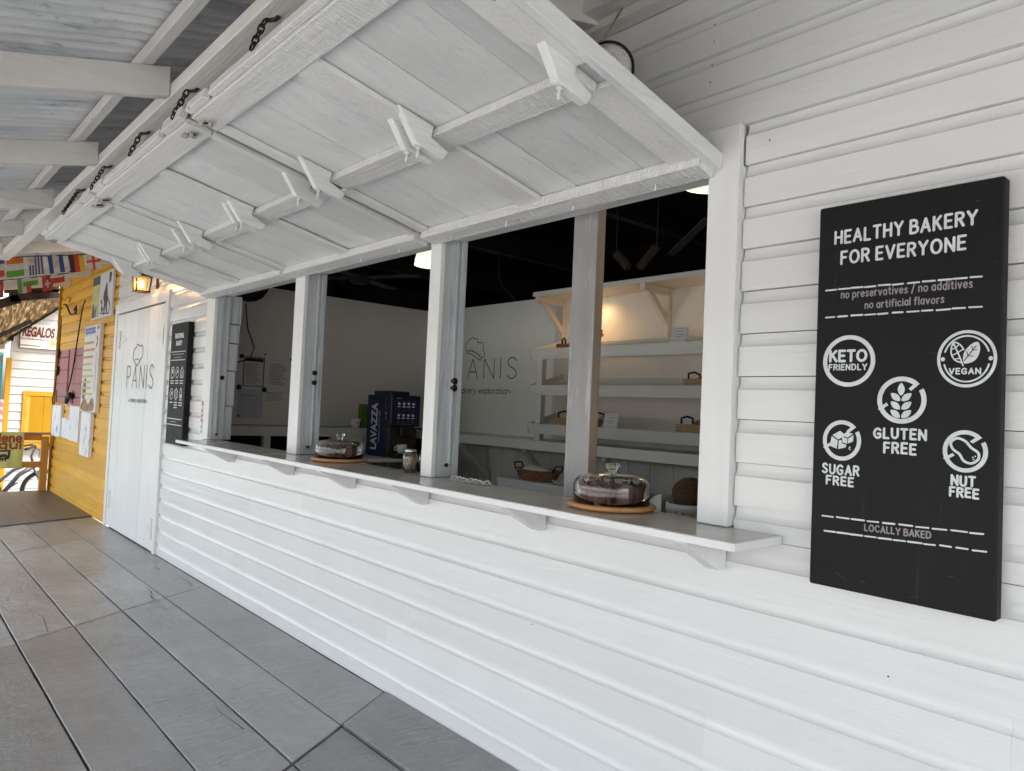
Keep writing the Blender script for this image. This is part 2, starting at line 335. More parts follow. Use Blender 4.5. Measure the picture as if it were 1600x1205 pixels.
# ------------------------------------------------------------------ hand lettering (stroke font, height 6, x-height 4)
G = {
'A': (4, "0,0 2,6 4,0;.75,2 3.25,2"), 'B': (3.4, "0,0 0,6;~0,6 1.9,6 2.9,5.3 2.9,4 1.9,3.2 0,3.2;~0,3.2 2.1,3.2 3.4,2.5 3.4,.8 2.1,0 0,0"),
'C': (3.8, "~3.7,5.1 2.4,6 .9,5.4 0,3.8 0,2.2 .9,.6 2.4,0 3.7,.9"), 'D': (3.8, "0,0 0,6;~0,6 1.7,6 3.3,5 3.8,3 3.3,1 1.7,0 0,0"),
'E': (3, "3,6 0,6 0,0 3,0;0,3.1 2.6,3.1"), 'F': (2.9, "2.9,6 0,6 0,0;0,3.1 2.4,3.1"),
'G': (4, "~3.7,5.1 2.4,6 .9,5.4 0,3.8 0,2.2 .9,.6 2.4,0 3.8,.8;3.8,.8 3.8,2.7 2.3,2.7"), 'H': (3.6, "0,0 0,6;3.6,0 3.6,6;0,3 3.6,3"),
'I': (0, "0,0 0,6"), 'K': (3.4, "0,0 0,6;3.2,6 0,2.6;1.1,3.6 3.4,0"), 'L': (2.8, "0,6 0,0 2.8,0"), 'M': (4.6, "0,0 .3,6 2.3,1.5 4.3,6 4.6,0"),
'N': (3.8, "0,0 0,6 3.8,0 3.8,6"), 'O': (4.6, "~2.3,6 .7,5.2 0,3 .7,.8 2.3,0 3.9,.8 4.6,3 3.9,5.2 2.3,6"),
'P': (3.2, "0,0 0,6;~0,6 1.8,6 3.1,5.4 3.1,3.7 1.8,3 0,3"), 'R': (3.4, "0,0 0,6;~0,6 1.8,6 3.1,5.4 3.1,3.8 1.8,3.1 0,3.1;1.6,3.1 3.4,0"),
'S': (3.3, "~3.1,5.2 2.1,6 .8,5.8 .2,4.8 .7,3.7 2.4,2.7 3.2,1.6 2.7,.4 1.4,0 0,.8"), 'T': (3.6, "0,6 3.6,6;1.8,6 1.8,0"),
'U': (3.6, "~0,6 0,3 .3,1 1.8,0 3.3,1 3.6,3 3.6,6"), 'V': (4, "0,6 2,0 4,6"), 'Y': (3.8, "0,6 1.9,3 3.8,6;1.9,3 1.9,0"), 'Z': (3.4, "0,6 3.4,6 0,0 3.4,0"),
'a': (2.6, "~2.4,3.2 1.4,4 .3,3.4 0,2 .3,.6 1.4,0 2.4,.9;2.5,4 2.5,0"), 'b': (2.6, "0,6 0,0;~0,3.1 1.2,4 2.3,3.4 2.6,2 2.3,.6 1.2,0 0,.9"),
'c': (2.4, "~2.3,3.3 1.3,4 .3,3.4 0,2 .3,.6 1.3,0 2.4,.8"), 'd': (2.6, "2.5,6 2.5,0;~2.4,3.2 1.4,4 .3,3.4 0,2 .3,.6 1.4,0 2.4,.9"),
'e': (2.5, "~0,2.1 2.5,2.2 2.2,3.5 1.2,4 .3,3.3 0,2 .4,.5 1.3,0 2.4,.7"), 'f': (1.9, "~1.9,5.8 1.1,6 .7,5 .7,2.5 .7,0;0,3.9 1.7,3.9"),
'i': (0, "0,0 0,4;0,5.4 0,5.5"), 'k': (2.4, "0,0 0,6;2.2,4 0,1.8;.8,2.5 2.4,0"), 'l': (0, "0,0 0,6"), 'n': (2.4, "0,0 0,4;~0,2.9 1.2,4 2.2,3.4 2.4,2 2.4,0"),
'o': (2.7, "~1.35,4 .3,3.4 0,2 .3,.6 1.35,0 2.4,.6 2.7,2 2.4,3.4 1.35,4"), 'p': (2.6, "0,4 0,-2;~0,3.1 1.2,4 2.3,3.4 2.6,2 2.3,.6 1.2,0 0,.9"),
'r': (1.6, "0,0 0,4;~0,2.7 .6,3.7 1.6,3.9"), 's': (2, "~1.9,3.4 1,4 .2,3.4 .4,2.5 1.6,1.6 1.9,.6 1,0 0,.5"), 't': (1.8, "~.7,5.5 .7,2 .9,.2 1.8,.2;0,4 1.7,4"),
'v': (2.4, "0,4 1.2,0 2.4,4"), 'x': (2.2, "0,4 2.2,0;2.2,4 0,0"), 'y': (2.4, "0,4 1.2,.6;2.4,4 .7,-2 0,-2"), '/': (2, "0,-.6 2,6.2"), '-': (1.6, "0,2 1.6,2"),
'u': (2.4, "~0,4 0,1.6 .5,.2 1.4,0 2.4,1.1;2.4,4 2.4,0"), 'q': (2.6, "2.5,4 2.5,-2;~2.4,3.2 1.4,4 .3,3.4 0,2 .3,.6 1.4,0 2.4,.9"), "'": (0, "0,6 0,5"),
}
def smooth_pts(p, k=4):
    o = []
    for i in range(len(p) - 1):
        p0 = p[max(i - 1, 0)]; p1 = p[i]; p2 = p[i + 1]; p3 = p[min(i + 2, len(p) - 1)]
        if i == 0 and p[0] == p[-1]: p0 = p[-2]
        if i == len(p) - 2 and p[0] == p[-1]: p3 = p[1]
        for j in range(k):
            t_ = j / k
            o.append(tuple(.5 * (2 * p1[a] + (p2[a] - p0[a]) * t_ + (2 * p0[a] - 5 * p1[a] + 4 * p2[a] - p3[a]) * t_ * t_ + (3 * p1[a] - p0[a] - 3 * p2[a] + p3[a]) * t_ ** 3) for a in (0, 1)))
    return o + [p[-1]]
class Ink:
    """strokes and filled shapes painted on a flat face: fn(u, v, lift) -> point"""
    def __init__(s, fn, lift=.0006): s.fn = fn; s.mb = MB(); s.k = 0; s.lift = lift
    def d(s): s.k = (s.k + 1) % 40; return s.lift + s.k * .00002
    def seg(s, a, b_, r):
        dx, dy = b_[0] - a[0], b_[1] - a[1]; th = math.atan2(dy, dx); n = 5; v = []; h = s.d()
        for c_, st in ((b_, -math.pi / 2), (a, math.pi / 2)):
            for i in range(n + 1):
                q = th + st + math.pi * i / n; v.append(s.fn(c_[0] + r * math.cos(q), c_[1] + r * math.sin(q), h))
        s.mb.add(v, [tuple(range(len(v)))])
    def line(s, pts, r, sm=False, closed=False):
        p = list(pts) + ([pts[0]] if closed else [])
        if sm: p = smooth_pts(p)
        for a, b_ in zip(p, p[1:]): s.seg(a, b_, r)
    def fill(s, pts, sm=False):
        p = smooth_pts(list(pts) + [pts[0]])[:-1] if sm else pts; h = s.d()
        s.mb.add([s.fn(u, v, h) for u, v in p], [tuple(range(len(p)))])
    def arc(s, c, rx, rz, a0, a1, wd, n=48):
        """filled ring sector"""
        k = max(3, int(n * abs(a1 - a0) / 360)); h = s.d(); v = []
        for i in range(k + 1):
            a = math.radians(a0 + (a1 - a0) * i / k)
            for q in (0, wd): v.append(s.fn(c[0] + (rx - q) * math.cos(a), c[1] + (rz - q) * math.sin(a), h))
        s.mb.add(v, [(2 * i, 2 * i + 1, 2 * i + 3, 2 * i + 2) for i in range(k)])
    def text(s, txt, u0, u1, v0, h, r, v1=None, gap=1.1, space=2.2, jit=.0):
        x = 0; lay = []
        for ch in txt:
            if ch == ' ': x += space; continue
            wd, st = G[ch]; lay.append((x, st)); x += wd + gap
        tot = x - gap; sx = (u1 - u0) / tot; sz = h / 6; v1 = v0 if v1 is None else v1
        for gx, st in lay:
            jz = random.uniform(-jit, jit); js = 1 + random.uniform(-jit, jit) * 12
            for pl in st.split(';'):
                smf = pl[0] == '~'; pts = [tuple(float(q) for q in p.split(',')) for p in pl.lstrip('~').split()]
                if smf: pts = smooth_pts(pts, 3)
                pts = [(u0 + (gx + a) * sx, v0 + (v1 - v0) * (gx + a) / tot + b_ * sz * js + jz) for a, b_ in pts]
                for a, b_ in zip(pts, pts[1:]): s.seg(a, b_, r)
    def scribble(s, u0, u1, v, h, r, n=None):
        """an illegible printed line"""
        u = u0
        while u < u1:
            wv = random.uniform(.5, 1.5) * h * 2; e = min(u + wv, u1)
            s.seg((u, v), (e, v), r); u = e + h * random.uniform(.5, .9)
    def build(s, name, mat, parent): return s.mb.build(name, mat, parent)
def font_mesh(txt, name, mat, parent, org, U, V, width, height, shear=0, bold=0, lift=.001):
    cu = bpy.data.curves.new("t", 'FONT'); cu.body = txt; cu.size = 1; cu.shear = shear; cu.offset = bold; cu.extrude = .002
    o = bpy.data.objects.new("t", cu); COL.objects.link(o)
    dg = bpy.context.evaluated_depsgraph_get(); me = bpy.data.meshes.new_from_object(o.evaluated_get(dg))
    bpy.data.objects.remove(o)
    vs = [v.co.copy() for v in me.vertices]; fs = [tuple(p.vertices) for p in me.polygons]
    x0 = min(v.x for v in vs); x1 = max(v.x for v in vs); y0 = min(v.y for v in vs); y1 = max(v.y for v in vs)
    U = Vector(U); V = Vector(V); N = U.cross(V); org = Vector(org); mb = MB()
    mb.add([org + U * ((v.x - x0) / (x1 - x0) * width) + V * ((v.y - y0) / (y1 - y0) * height) + N * (lift if v.z > 0 else lift * .3) for v in vs], fs)
    return mb.build(name, mat, parent)

# ================================================================== SETTING
mb = MB(); mb.add([(-150, -150, -.48), (150, -150, -.48), (150, 150, -.48), (-150, 150, -.48)], [(0, 1, 2, 3)])
struct(mb.build('ground', 'ground'))
# deck: wide boards along the wall whose butt joints run askew; toward the open end a lighter colour stands in for their sheen
mb = MB(); mb_w = MB(); mb_p = MB(); ys = [-.003, -.375, -.71, -1.042, -1.372, -1.705, -2.04, -2.37, -2.70, -3.03, -3.3]
def deck_board(y0, y1, xl, xr, dz, e=.0028, skl=-.6, skr=-.6):
    P = lambda y, x, q, sk: (x + sk * (y + .01), y, q)
    g_ = random.uniform(.0030, .0046); ge = random.uniform(.006, .011); N_ = 16
    ja = [random.uniform(0, .0028) for _ in range(N_ + 1)]; jb = [random.uniform(0, .0028) for _ in range(N_ + 1)]
    v = []; f = []; K = 2 * (N_ + 1)
    for q, i in ((-.045, 0), (-e + dz, 0), (dz, e)):
        up = []; lo = []
        for a in range(N_ + 1):
            w_ = a / N_
            ya = y1 + g_ + i + ja[a]; yb = y0 - g_ - i - jb[a]
            xa = P(ya, xl + ge + i, q, skl)[0] * (1 - w_) + P(ya, xr - ge - i, q, skr)[0] * w_
            xb = P(yb, xl + ge + i, q, skl)[0] * (1 - w_) + P(yb, xr - ge - i, q, skr)[0] * w_
            up.append((xa, ya, q)); lo.append((xb, yb, q))
        v += up + lo[::-1]
    for a in range(N_): f.append((2 * K + a, 2 * K + a + 1, 3 * K - 2 - a, 3 * K - 1 - a))
    for r in (0, 1):
        for k in range(K): f.append((r * K + k, r * K + (k + 1) % K, (r + 1) * K + (k + 1) % K, (r + 1) * K + k))
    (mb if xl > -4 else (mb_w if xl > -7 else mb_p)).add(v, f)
joints = [4.8, 2.1, -.59, -3.28, -5.97, -8.66]
for i in range(len(ys) - 1):
    for j in range(len(joints) - 1):
        deck_board(ys[i], ys[i + 1], joints[j + 1], joints[j], random.uniform(-.0025, .0025) + (.009 if (j == 2 and i < 1) else 0))
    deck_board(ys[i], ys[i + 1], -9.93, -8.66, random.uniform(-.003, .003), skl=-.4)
struct(mb.build('deck_floor', 'floor')); struct(mb_w.build('deck_floor', 'floor_sheen_mid')); struct(mb_p.build('deck_floor', 'floor_sheen_far'))
mb = MB()
def crack(pts, w0):
    n = len(pts)
    for i, ((x0, y0), (x1, y1)) in enumerate(zip(pts, pts[1:])):
        a, b_ = w0 * (1 - i / (n - 1)), w0 * (1 - (i + 1) / (n - 1)) + .0002; d = Vector((x1 - x0, y1 - y0)).normalized(); px, py = -d.y, d.x
        mb.add([(x0 + px * a, y0 + py * a, .0135), (x1 + px * b_, y1 + py * b_, .0135), (x1 - px * b_, y1 - py * b_, .0135), (x0 - px * a, y0 - py * a, .0135)], [(0, 1, 2, 3)])
crack([(-5.80, -.46), (-5.72, -.47), (-5.62, -.455), (-5.56, -.47)], .006); crack([(-5.85, -.44), (-5.98, -.42), (-6.10, -.425)], .004)
crack([(-5.93, -.12), (-6.10, -.10), (-6.35, -.105), (-6.5, -.10)], .004); crack([(-6.62, -.17), (-6.72, -.165), (-6.76, -.15)], .006)
crack([(-5.25, -1.20), (-5.6, -1.17), (-5.9, -1.22), (-6.3, -1.16)], .0025); crack([(-3.25, -.76), (-3.5, -.78), (-3.62, -.765)], .003)
struct(mb.build('floor_cracks', 'gap'))
mb = MB(); mb.box(-12.7, 6, -3.3, .0, -.2, -.05); struct(mb.build('deck_floor_base', 'gap'))
mb = MB()
for i in range(6):
    y0, y1 = -.003 - i * .55, -.003 - (i + 1) * .55
    for (xl, xr) in ((-12.7, -11.3), (-11.3, -9.94)):
        mb.add([(xl, y1 + .002, .012), (xr + (-.4 * y1 if xr > -10 else 0), y1 + .002, .012), (xr + (-.4 * y0 if xr > -10 else 0), y0 - .002, .012), (xl, y0 - .002, .012),
                (xl, y1 + .002, -.05), (xr + (-.4 * y1 if xr > -10 else 0), y1 + .002, -.05), (xr + (-.4 * y0 if xr > -10 else 0), y0 - .002, -.05), (xl, y0 - .002, -.05)],
               [(0, 1, 2, 3), (0, 4, 5, 1), (1, 5, 6, 2), (2, 6, 7, 3), (3, 7, 4, 0)])
struct(mb.build('platform_floor', 'platform'))

# ================================================================== BAKERY BUILDING
bakery = thing('bakery_building', 'white clapboard bakery with a long serving window under three raised hatches', 'building', (-4, 0, 0))
LINES = [0.0] + [.114 + .139 * i for i in range(23)]
def siding(mb, x0, x1, zmin, zmax, base=0.0, breaks=True):
    for k in range(len(LINES) - 1):
        a, b_ = LINES[k], LINES[k + 1]
        if b_ <= zmin + .01 or a >= zmax - .01: continue
        za, zb = max(a, zmin), min(b_, zmax)
        yj = base + random.uniform(-.0015, .0015)
        prof = [(yj, za + .0012)]
        if zb > b_ - .043:
            prof += [(yj, b_ - .043)] + [(yj + dy, min(b_ - dz, zb)) for dy, dz in ((.0030, .0415), (.0065, .0385), (.0100, .033), (.0130, .0255), (.0148, .016), (.0155, .003)) if b_ - dz <= zb + .004]
        prof += [(prof[-1][0], zb - .001), (base + .035, zb - .001), (base + .035, za + .0012)]
        xs = [x0, x1]
        if breaks and x1 - x0 > 2.5:
            q = x0 + random.uniform(.5, 2.2)
            xs = [x0]
            while q < x1 - .5: xs.append(q); q += random.uniform(1.7, 3.2)
            xs.append(x1)
        for p, q in zip(xs, xs[1:]):
            mb.prism(prof, YZ, p + .0002, q - .0002)
mb = MB()
siding(mb, -7.345, 3.2, 0, 1.13)            # under the counter
siding(mb, -7.345, -6.2455, 1.13, 3.1)       # beside the door
siding(mb, -1.285, 3.2, 1.13, 2.4775)          # right of the opening
siding(mb, -6.245, 3.2, 2.4765, 3.1)      # above the opening
siding(mb, -9.35, -7.345, 2.515, 3.1)       # above the door
mb.build('siding', 'siding', bakery, 0, 42)
for (u, v) in ((-.80, .825), (-1.42, 2.86), (-1.42, 2.80), (-1.425, 2.72), (-1.43, 2.66), (-1.2, 2.40), (-2.2, .62), (-.45, 1.9)):
    mb = MB(); mb.blob((u, -.001, v), (.0026, .002, .0026), 6, 4); mb.build('nail_head', 'iron', bakery)

mb = MB(); mb.box(-9.35, 3.2, .036, .05, 0, 1.12); mb.box(-9.35, 3.2, .036, .05, 2.5, 3.3); mb.box(-9.35, -6.25, .036, .05, 1.12, 2.5); mb.box(-1.28, 3.2, .036, .05, 1.12, 2.5)
mb.build('wall_backing', 'darkwall', bakery)
# trims of the opening
mb = MB(); mb.box(-1.405, -1.29, -.03, .0, 1.157, 2.475); mb.box(-1.405, -1.29, .001, .12, 1.157, 2.34); mb.build('window_trim', 'white_z', bakery, .003)
mb = MB(); mb.box(-6.245, -6.07, -.03, 0, 1.157, 2.475); mb.build('window_trim', 'white_z', bakery, .003)
mb = MB(); mb.box(-6.07, -1.406, -.028, 0, 2.345, 2.473); mb.box(-6.2, -1.3, .001, .12, 2.345, 2.48); mb.build('window_header', 'white_x', bakery, .003)
def worn_post(x0, x1, y1, holes, lab):
    mb = MB(); mb.box(x0, x1, -.03, -.004, 1.157, 2.345); p = mb.build('window_post', 'white_z', bakery, .002); p["label"] = lab
    mb = MB(); mb.box(x0 + .004, x1 - .006, -.003, y1, 1.157, 2.345)
    mb.build('post_side', 'worn', p, .002)
    mb = MB(); mb.box(x1 - .0055, x1 + .006, y1 * .52, y1 * .62, 1.21, 2.345); mb.box(x1 - .0055, x1 + .004, y1 * .72, y1 * .99, 1.157, 2.345); mb.build('window_stop', 'worn', p, .002)
    for (yy, zz, r) in holes: mb = MB(); mb.lathe([(r, x1 - .004), (r, x1 + .0075)], (0, yy, zz), 16, 'x'); mb.build('bolt_hole', 'metal_dark', p)
worn_post(-3.02, -2.93, .133, [(.085, 1.635, .018), (.085, 1.600, .018), (.06, 1.215, .009)], 'white and blue post with stacked rusty holes')
worn_post(-4.57, -4.43, .125, [(.07, 1.69, .016), (.07, 1.625, .016), (.05, 1.205, .009)], 'white and blue post with two spaced rusty holes')
mb = MB(); mb.box(-6.2, -6.072, .001, .10, 1.157, 2.345); p = mb.build('window_jamb', 'worn', bakery, .002)
mb = MB(); mb.box(-6.0715, -6.062, .03, .045, 1.2, 2.345); mb.build('window_stop', 'worn', p)
mb = MB(); mb.lathe([(.018, -6.073), (.018, -6.061)], (0, .06, 1.665), 16, 'x'); mb.build('bolt_hole', 'iron', p); mb = MB(); mb.lathe([(.009, -6.073), (.009, -6.061)], (0, .04, 1.2), 12, 'x'); mb.build('bolt_hole', 'iron', p)
mb = MB()
for z0, z1, yq in ((1.157, 1.43, .165), (1.44, 1.72, .175), (1.73, 1.95, .185), (1.96, 2.11, .19), (2.12, 2.35, .2)): mb.box(-6.2, -6.085, .101, yq, z0, z1)
mb.build('stacked_plank', 'worn', bakery)
mb = MB(); mb.box(-2.198, -2.062, .15, .152, .0, 2.75); pz = mb.build('inner_post', 'inpost', bakery)
mb = MB(); mb.box(-2.198, -2.062, .153, .2, .0, 2.75); mb.build('post_side', 'tan', pz)
# room behind the opening
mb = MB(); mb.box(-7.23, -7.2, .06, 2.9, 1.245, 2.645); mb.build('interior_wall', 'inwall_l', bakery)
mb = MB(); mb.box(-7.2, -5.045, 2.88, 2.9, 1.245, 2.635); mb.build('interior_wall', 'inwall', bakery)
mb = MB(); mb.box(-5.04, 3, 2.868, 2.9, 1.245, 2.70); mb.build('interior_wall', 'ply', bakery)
mb = MB()
x = -7.2
while x < 3: mb.box(x, x + .235, 2.885, 2.9, 0, 1.245); x += .24
mb.build('interior_planks', 'plankgrey', bakery)
mb = MB(); mb.box(-7.26, -7.21, .06, 2.9, 0, 1.24); mb.build('interior_wall', 'dark', bakery)
mb = MB(); mb.box(-9.4, 3.2, .06, 5, -.1, -.01); mb.build('interior_floor', 'platform', bakery)
mb = MB(); mb.box(-9.4, 3.2, .051, 5, 3.62, 3.7); mb.box(-9.4, 3.2, 4.95, 5, 0, 3.62); mb.box(-9.4, -9.36, .05, 5, 0, 3.62); mb.box(3.2, 3.25, 0, 5, 0, 3.7); mb.box(-9.4, 3.2, .051, .08, 3.1, 3.62)
mb.build('ceiling', 'dark', bakery)
mb = MB(); mb.box(-7.9, -7.87, 1.4, 1.95, 2.66, 2.93); mb.box(-7.9, -7.87, 2.35, 3.3, 2.66, 3.0); mb.build('attic_board', 'darkwall', bakery)
mb = MB()
for xx in (-6.6, -5.0, -3.4, -1.8, -.2): mb.beam((xx, .1, 3.0), (xx, 4.9, 3.0), .08, .18)
mb.beam((-7.6, 2.1, 2.3), (-7.6, 2.1, 3.3), .14, .14, (0, 1, 0)); mb.beam((-7.6, 2.1, 2.75), (-7.6, 1.4, 3.3), .1, .1); mb.beam((-7.6, 2.1, 2.75), (-7.6, 2.8, 3.3), .1, .1)
mb.build('ceiling_beam', 'dark', bakery)
# writing on the back wall
BW = lambda u, v, d: (u, 2.88 - d, v)
ik = Ink(BW)
ik.text('PANIS', -6.66, -5.59, 1.835, .215, .0055, gap=2.4)
ik.build('wall_lettering', 'ink', bakery); ik = Ink(BW)
ik.text('-a bakery exploration-', -6.70, -5.65, 1.672, .062, .004, gap=.9, space=2.4)
HAT = [(-6.443, 2.145), (-6.467, 2.182), (-6.456, 2.226), (-6.408, 2.264), (-6.346, 2.293), (-6.324, 2.276), (-6.267, 2.273), (-6.246, 2.231), (-6.187, 2.229), (-6.155, 2.205), (-6.154, 2.153), (-6.124, 2.109), (-6.135, 2.078), (-6.172, 2.058), (-6.197, 2.036), (-6.317, 2.092), (-6.39, 2.115), (-6.441, 2.12), (-6.443, 2.145)]
ik.build('wall_lettering', 'ink', bakery); ik = Ink(BW)
ik.line(HAT, .0045, True); ik.line([(-6.443, 2.145), (-6.349, 2.14), (-6.262, 2.113), (-6.172, 2.058)], .0045, True)
ik.line([(-6.36, 2.14), (-6.385, 2.17)], .003); ik.line([(-6.33, 2.137), (-6.335, 2.165)], .003); ik.line([(-6.235, 2.1), (-6.245, 2.13)], .003); ik.line([(-6.215, 2.09), (-6.19, 2.11)], .003)
ik.build('wall_drawing', 'ink', bakery)

# ---------------- double door
mb = MB(); mb.box(-9.33, -7.35, -.022, .035, 2.405, 2.515); mb.box(-7.43, -7.35, -.022, .035, 0, 2.404); mb.box(-9.33, -9.24, -.022, .035, 0, 2.404)
door = mb.build('door', 'door', bakery, .003)
mb = MB(); mb.box(-9.24, -7.43, .005, .03, .0, 2.404); mb.build('door_backing', 'gap', door)
mb = MB(); xs = [-9.235, -8.92, -8.66, -8.38, -7.985]
for a, b_ in zip(xs, xs[1:]): mb.box(a + .0015, b_ - .0015, -.012 + random.uniform(-.001, .001), .004, .01, 2.39)
mb.build('door_leaf', 'door', door, .002)
mb = MB(); xs = [-7.978, -7.66, -7.52, -7.436]
for a, b_ in zip(xs, xs[1:]): mb.box(a + .0015, b_ - .0015, -.012 + random.uniform(-.001, .001), .004, .01, 2.39)
mb.build('door_leaf', 'door', door, .002)
for (xh, sg, zh) in ((-9.07, 1, 2.10), (-9.12, 1, .31), (-7.45, -1, 2.09), (-7.47, -1, .22)):
    mb = MB(); mb.box(xh - .012, xh + .012, -.026, -.013, zh - .1, zh + .1)
    mb.prism([(xh + sg * .012, zh - .06), (xh + sg * .3, zh), (xh + sg * .012, zh + .06)], XZ, -.0165, -.013)
    for q in range(8): mb.box(xh - .014, xh + .014, -.029, -.026, zh - .095 + q * .025, zh - .085 + q * .025)
    mb.build('strap_hinge', 'white_z', door)
ik = Ink(lambda u, v, d: (u, -.0135 - d, v))
ik.text('PANIS', -8.70, -7.72, 1.565, .23, .007, gap=2.2); ik.build('lettering', 'print', door); ik = Ink(lambda u, v, d: (u, -.0135 - d, v)); ik.text('-a bakery exploration-', -8.58, -7.88, 1.415, .045, .0035, gap=.9)
ik.build('lettering', 'print', door); ik = Ink(lambda u, v, d: (u, -.0135 - d, v))
ik.line([(-8.42, 1.833), (-8.501, 1.883), (-8.48, 1.969), (-8.40, 1.99), (-8.348, 2.025), (-8.259, 2.0), (-8.177, 2.006), (-8.14, 1.958), (-8.152, 1.889), (-8.22, 1.86), (-8.251, 1.83), (-8.347, 1.80), (-8.42, 1.833)], .006, True)
ik.line([(-8.42, 1.86), (-8.33, 1.87), (-8.25, 1.85)], .005, True)
ik.build('hat_drawing', 'print', door)

# ---------------- three hatches, hinged above the opening and held up by chains
SLP = .22; CS = 1 / math.hypot(1, SLP); SN = SLP * CS
HY, HZ = -.04, 2.36
HP = lambda x, s, n: (x, HY - s * CS - n * SN, HZ + s * SN - n * CS)
def hbox(mb, x0, x1, s0, s1, n0, n1):
    v = [HP(x, s, n) for x in (x0, x1) for s in (s0, s1) for n in (n0, n1)]
    mb.add(v, [(0, 1, 3, 2), (4, 6, 7, 5), (0, 4, 5, 1), (2, 3, 7, 6), (0, 2, 6, 4), (1, 5, 7, 3)])
def stadium(c, d, side, ln, wd, n=6):
    d = Vector(d).normalized(); side = Vector(side); side = (side - d * side.dot(d)).normalized(); c = Vector(c); o = []
    for sg in (1, -1):
        for i in range(n + 1):
            a = -math.pi / 2 + math.pi * i / n
            o.append(c + sg * (d * (ln / 2 - wd / 2) + d * math.cos(a) * wd / 2 + side * math.sin(a) * wd / 2))
    return o
def chain(mb, a, b_, ln=.042, wd=.024, r=.0042):
    a = Vector(a); b_ = Vector(b_); d = b_ - a; n = max(2, round(d.length / (ln - 2.2 * r))); dn = d.normalized()
    s1 = dn.cross(Vector((1, .3, 0))).normalized(); s2 = dn.cross(s1)
    for i in range(n): mb.tube(stadium(a + d * (i + .5) / n, dn, s1 if i % 2 else s2, ln, wd), r, 6, True)
HATCH = [
    ('hatch_shutter', -2.98, -1.385, [-2.93, -2.62, -2.30, -1.94, -1.62, -1.40], [(-2.98, -2.925), (-2.265, -2.13), (-1.50, -1.385)], [-1.435, -2.13, -2.20, -2.885], [(-1.55, -1.55), (-2.31, -2.289)], 'hatch nearest the viewer, with a black gap between its boards'),
    ('hatch_shutter', -4.575, -3.045, [-4.52, -4.14, -3.75, -3.42, -3.09], [(-4.575, -4.53), (-3.80, -3.715), (-3.085, -3.045)], [-3.075, -3.735, -3.805, -4.495], [(-3.125, -3.054), (-3.77, -3.718), (-4.56, -4.433)], 'middle hatch of the three'),
    ('hatch_shutter', -6.15, -4.62, [-6.03, -5.70, -5.38, -4.98, -4.64], [(-6.15, -6.03), (-5.42, -5.335), (-4.66, -4.62)], [-4.645, -5.33, -5.40, -6.05], [(-5.34, -5.07)], 'hatch farthest from the viewer, over the menu side'),
]
for name, x0, x1, pl, bat, pins, chs, lab in HATCH:
    mb = MB()
    pe = [x0] + pl[1:-1] + [x1]
    for i, (a, b_) in enumerate(zip(pe, pe[1:])):
        gq = .004 if abs(b_ + 1.94) < .01 else .0016
        hbox(mb, a + .0018, b_ - gq - .0008, .004, 1.19, -.022, random.uniform(-.003, .003))
    h = mb.build(name, 'white_y', bakery, .0015); h["label"] = lab
    mb = MB(); hbox(mb, x0 + .01, x1 - .01, .01, 1.18, -.027, -.0225); mb.build('added_backing', 'metal_dark', h)  # added dark sheet, keeps the bright roof from showing between the boards
    mb = MB(); hbox(mb, x0 - .004, x1 + .004, -.012, .078, .004, .05); mb.build('hinge_rail', 'saw_x', h, .003)
    mb = MB(); hbox(mb, min(pins) + .0, max(pins) - .0, .535, .632, .004, .036); mb.build('middle_rail', 'saw_x', h, .003)
    mb = MB(); hbox(mb, x0, x1, 1.10, 1.205, .004, .03); hbox(mb, x0 + .25, x1 - .3, 1.206, 1.232, -.02, .02); hbox(mb, x0, x0 + .2, 1.206, 1.235, -.025, .015); hbox(mb, x1 - .24, x1, 1.206, 1.238, -.03, .02)
    mb.build('outer_rail', 'saw_x', h, .003)
    for a, b_ in bat:
        mb = MB()
        for s0, s1 in ((.08, .533), (.642, 1.098)): hbox(mb, a, b_, s0, s1, .004, .024)
        mb.build('batten', 'saw_y', h, .002)
    if x1 > -1.5:
        mb = MB(); hbox(mb, -1.383, -1.352, -.01, 1.2, -.028, .026); mb.build('edge_board', 'white_y', h, .002)
    if x0 < -6:
        mb = MB(); hbox(mb, -6.172, -6.152, -.01, 1.2, -.03, .03); mb.build('edge_board', 'white_y', h, .002)
    for px in pins:
        mb = MB(); lf = -.018
        poly = [(.795, .005), (.775, .022), (.69, .100), (.572, .100), (.558, .066), (.60, .055), (.640, .048), (.640, .005)]
        mb.prism(poly, lambda s_, n_, x_: HP(x_, s_, n_), px - .016, px + .016)
        q = mb.build('latch_block', 'white_y', h, .003)
        mb = MB(); mb.tube([HP(px, .672, .096), HP(px, .668, .138)], .0045, 8); mb.tube([HP(px, .671, .101), HP(px, .6705, .108)], .011, 8); mb.build('latch_pin', 'porcelain', q)
    for cx, dx in chs:
        mb = MB(); chain(mb, HP(cx, 1.242, .004), (dx, -1.222, 2.722), .030, .0185, .0034); mb.tube([(dx, -1.215, 2.735), (dx, -1.217, 2.722), (dx + .03, -1.20, 2.722), (dx + .045, -1.195, 2.729)], .007, 6)
        mb.build('chain', 'metal_dark', h)
    for bx in (x0 + .06, x1 - .045):
        mb = MB()
        for k in range(3): mb.blob(HP(bx + random.uniform(-.012, .012), 1.15 + k * .016, .042 + .008 * k), (.014, .013, .013), 8, 6, .15)
        mb.tube([HP(bx, 1.14, .03), HP(bx + .012, 1.20, .075)], .006, 6); mb.build('eye_bolt', 'bolt', h)
        mb = MB(); mb.tube(stadium(HP(bx, 1.165, .05), (0, 1, .3), (1, 0, 0), .035, .03), .0045, 6, True); mb.build('eye_ring', 'metal_dark', h)
    mb = MB()
    for k in range(4):
        bx = x0 + (x1 - x0) * (k + .5) / 4; mb.tube([HP(bx, .03, .045), HP(bx, .03, .075)], .004, 6)
    mb.build('hinge_bolt', 'porcelain', h)
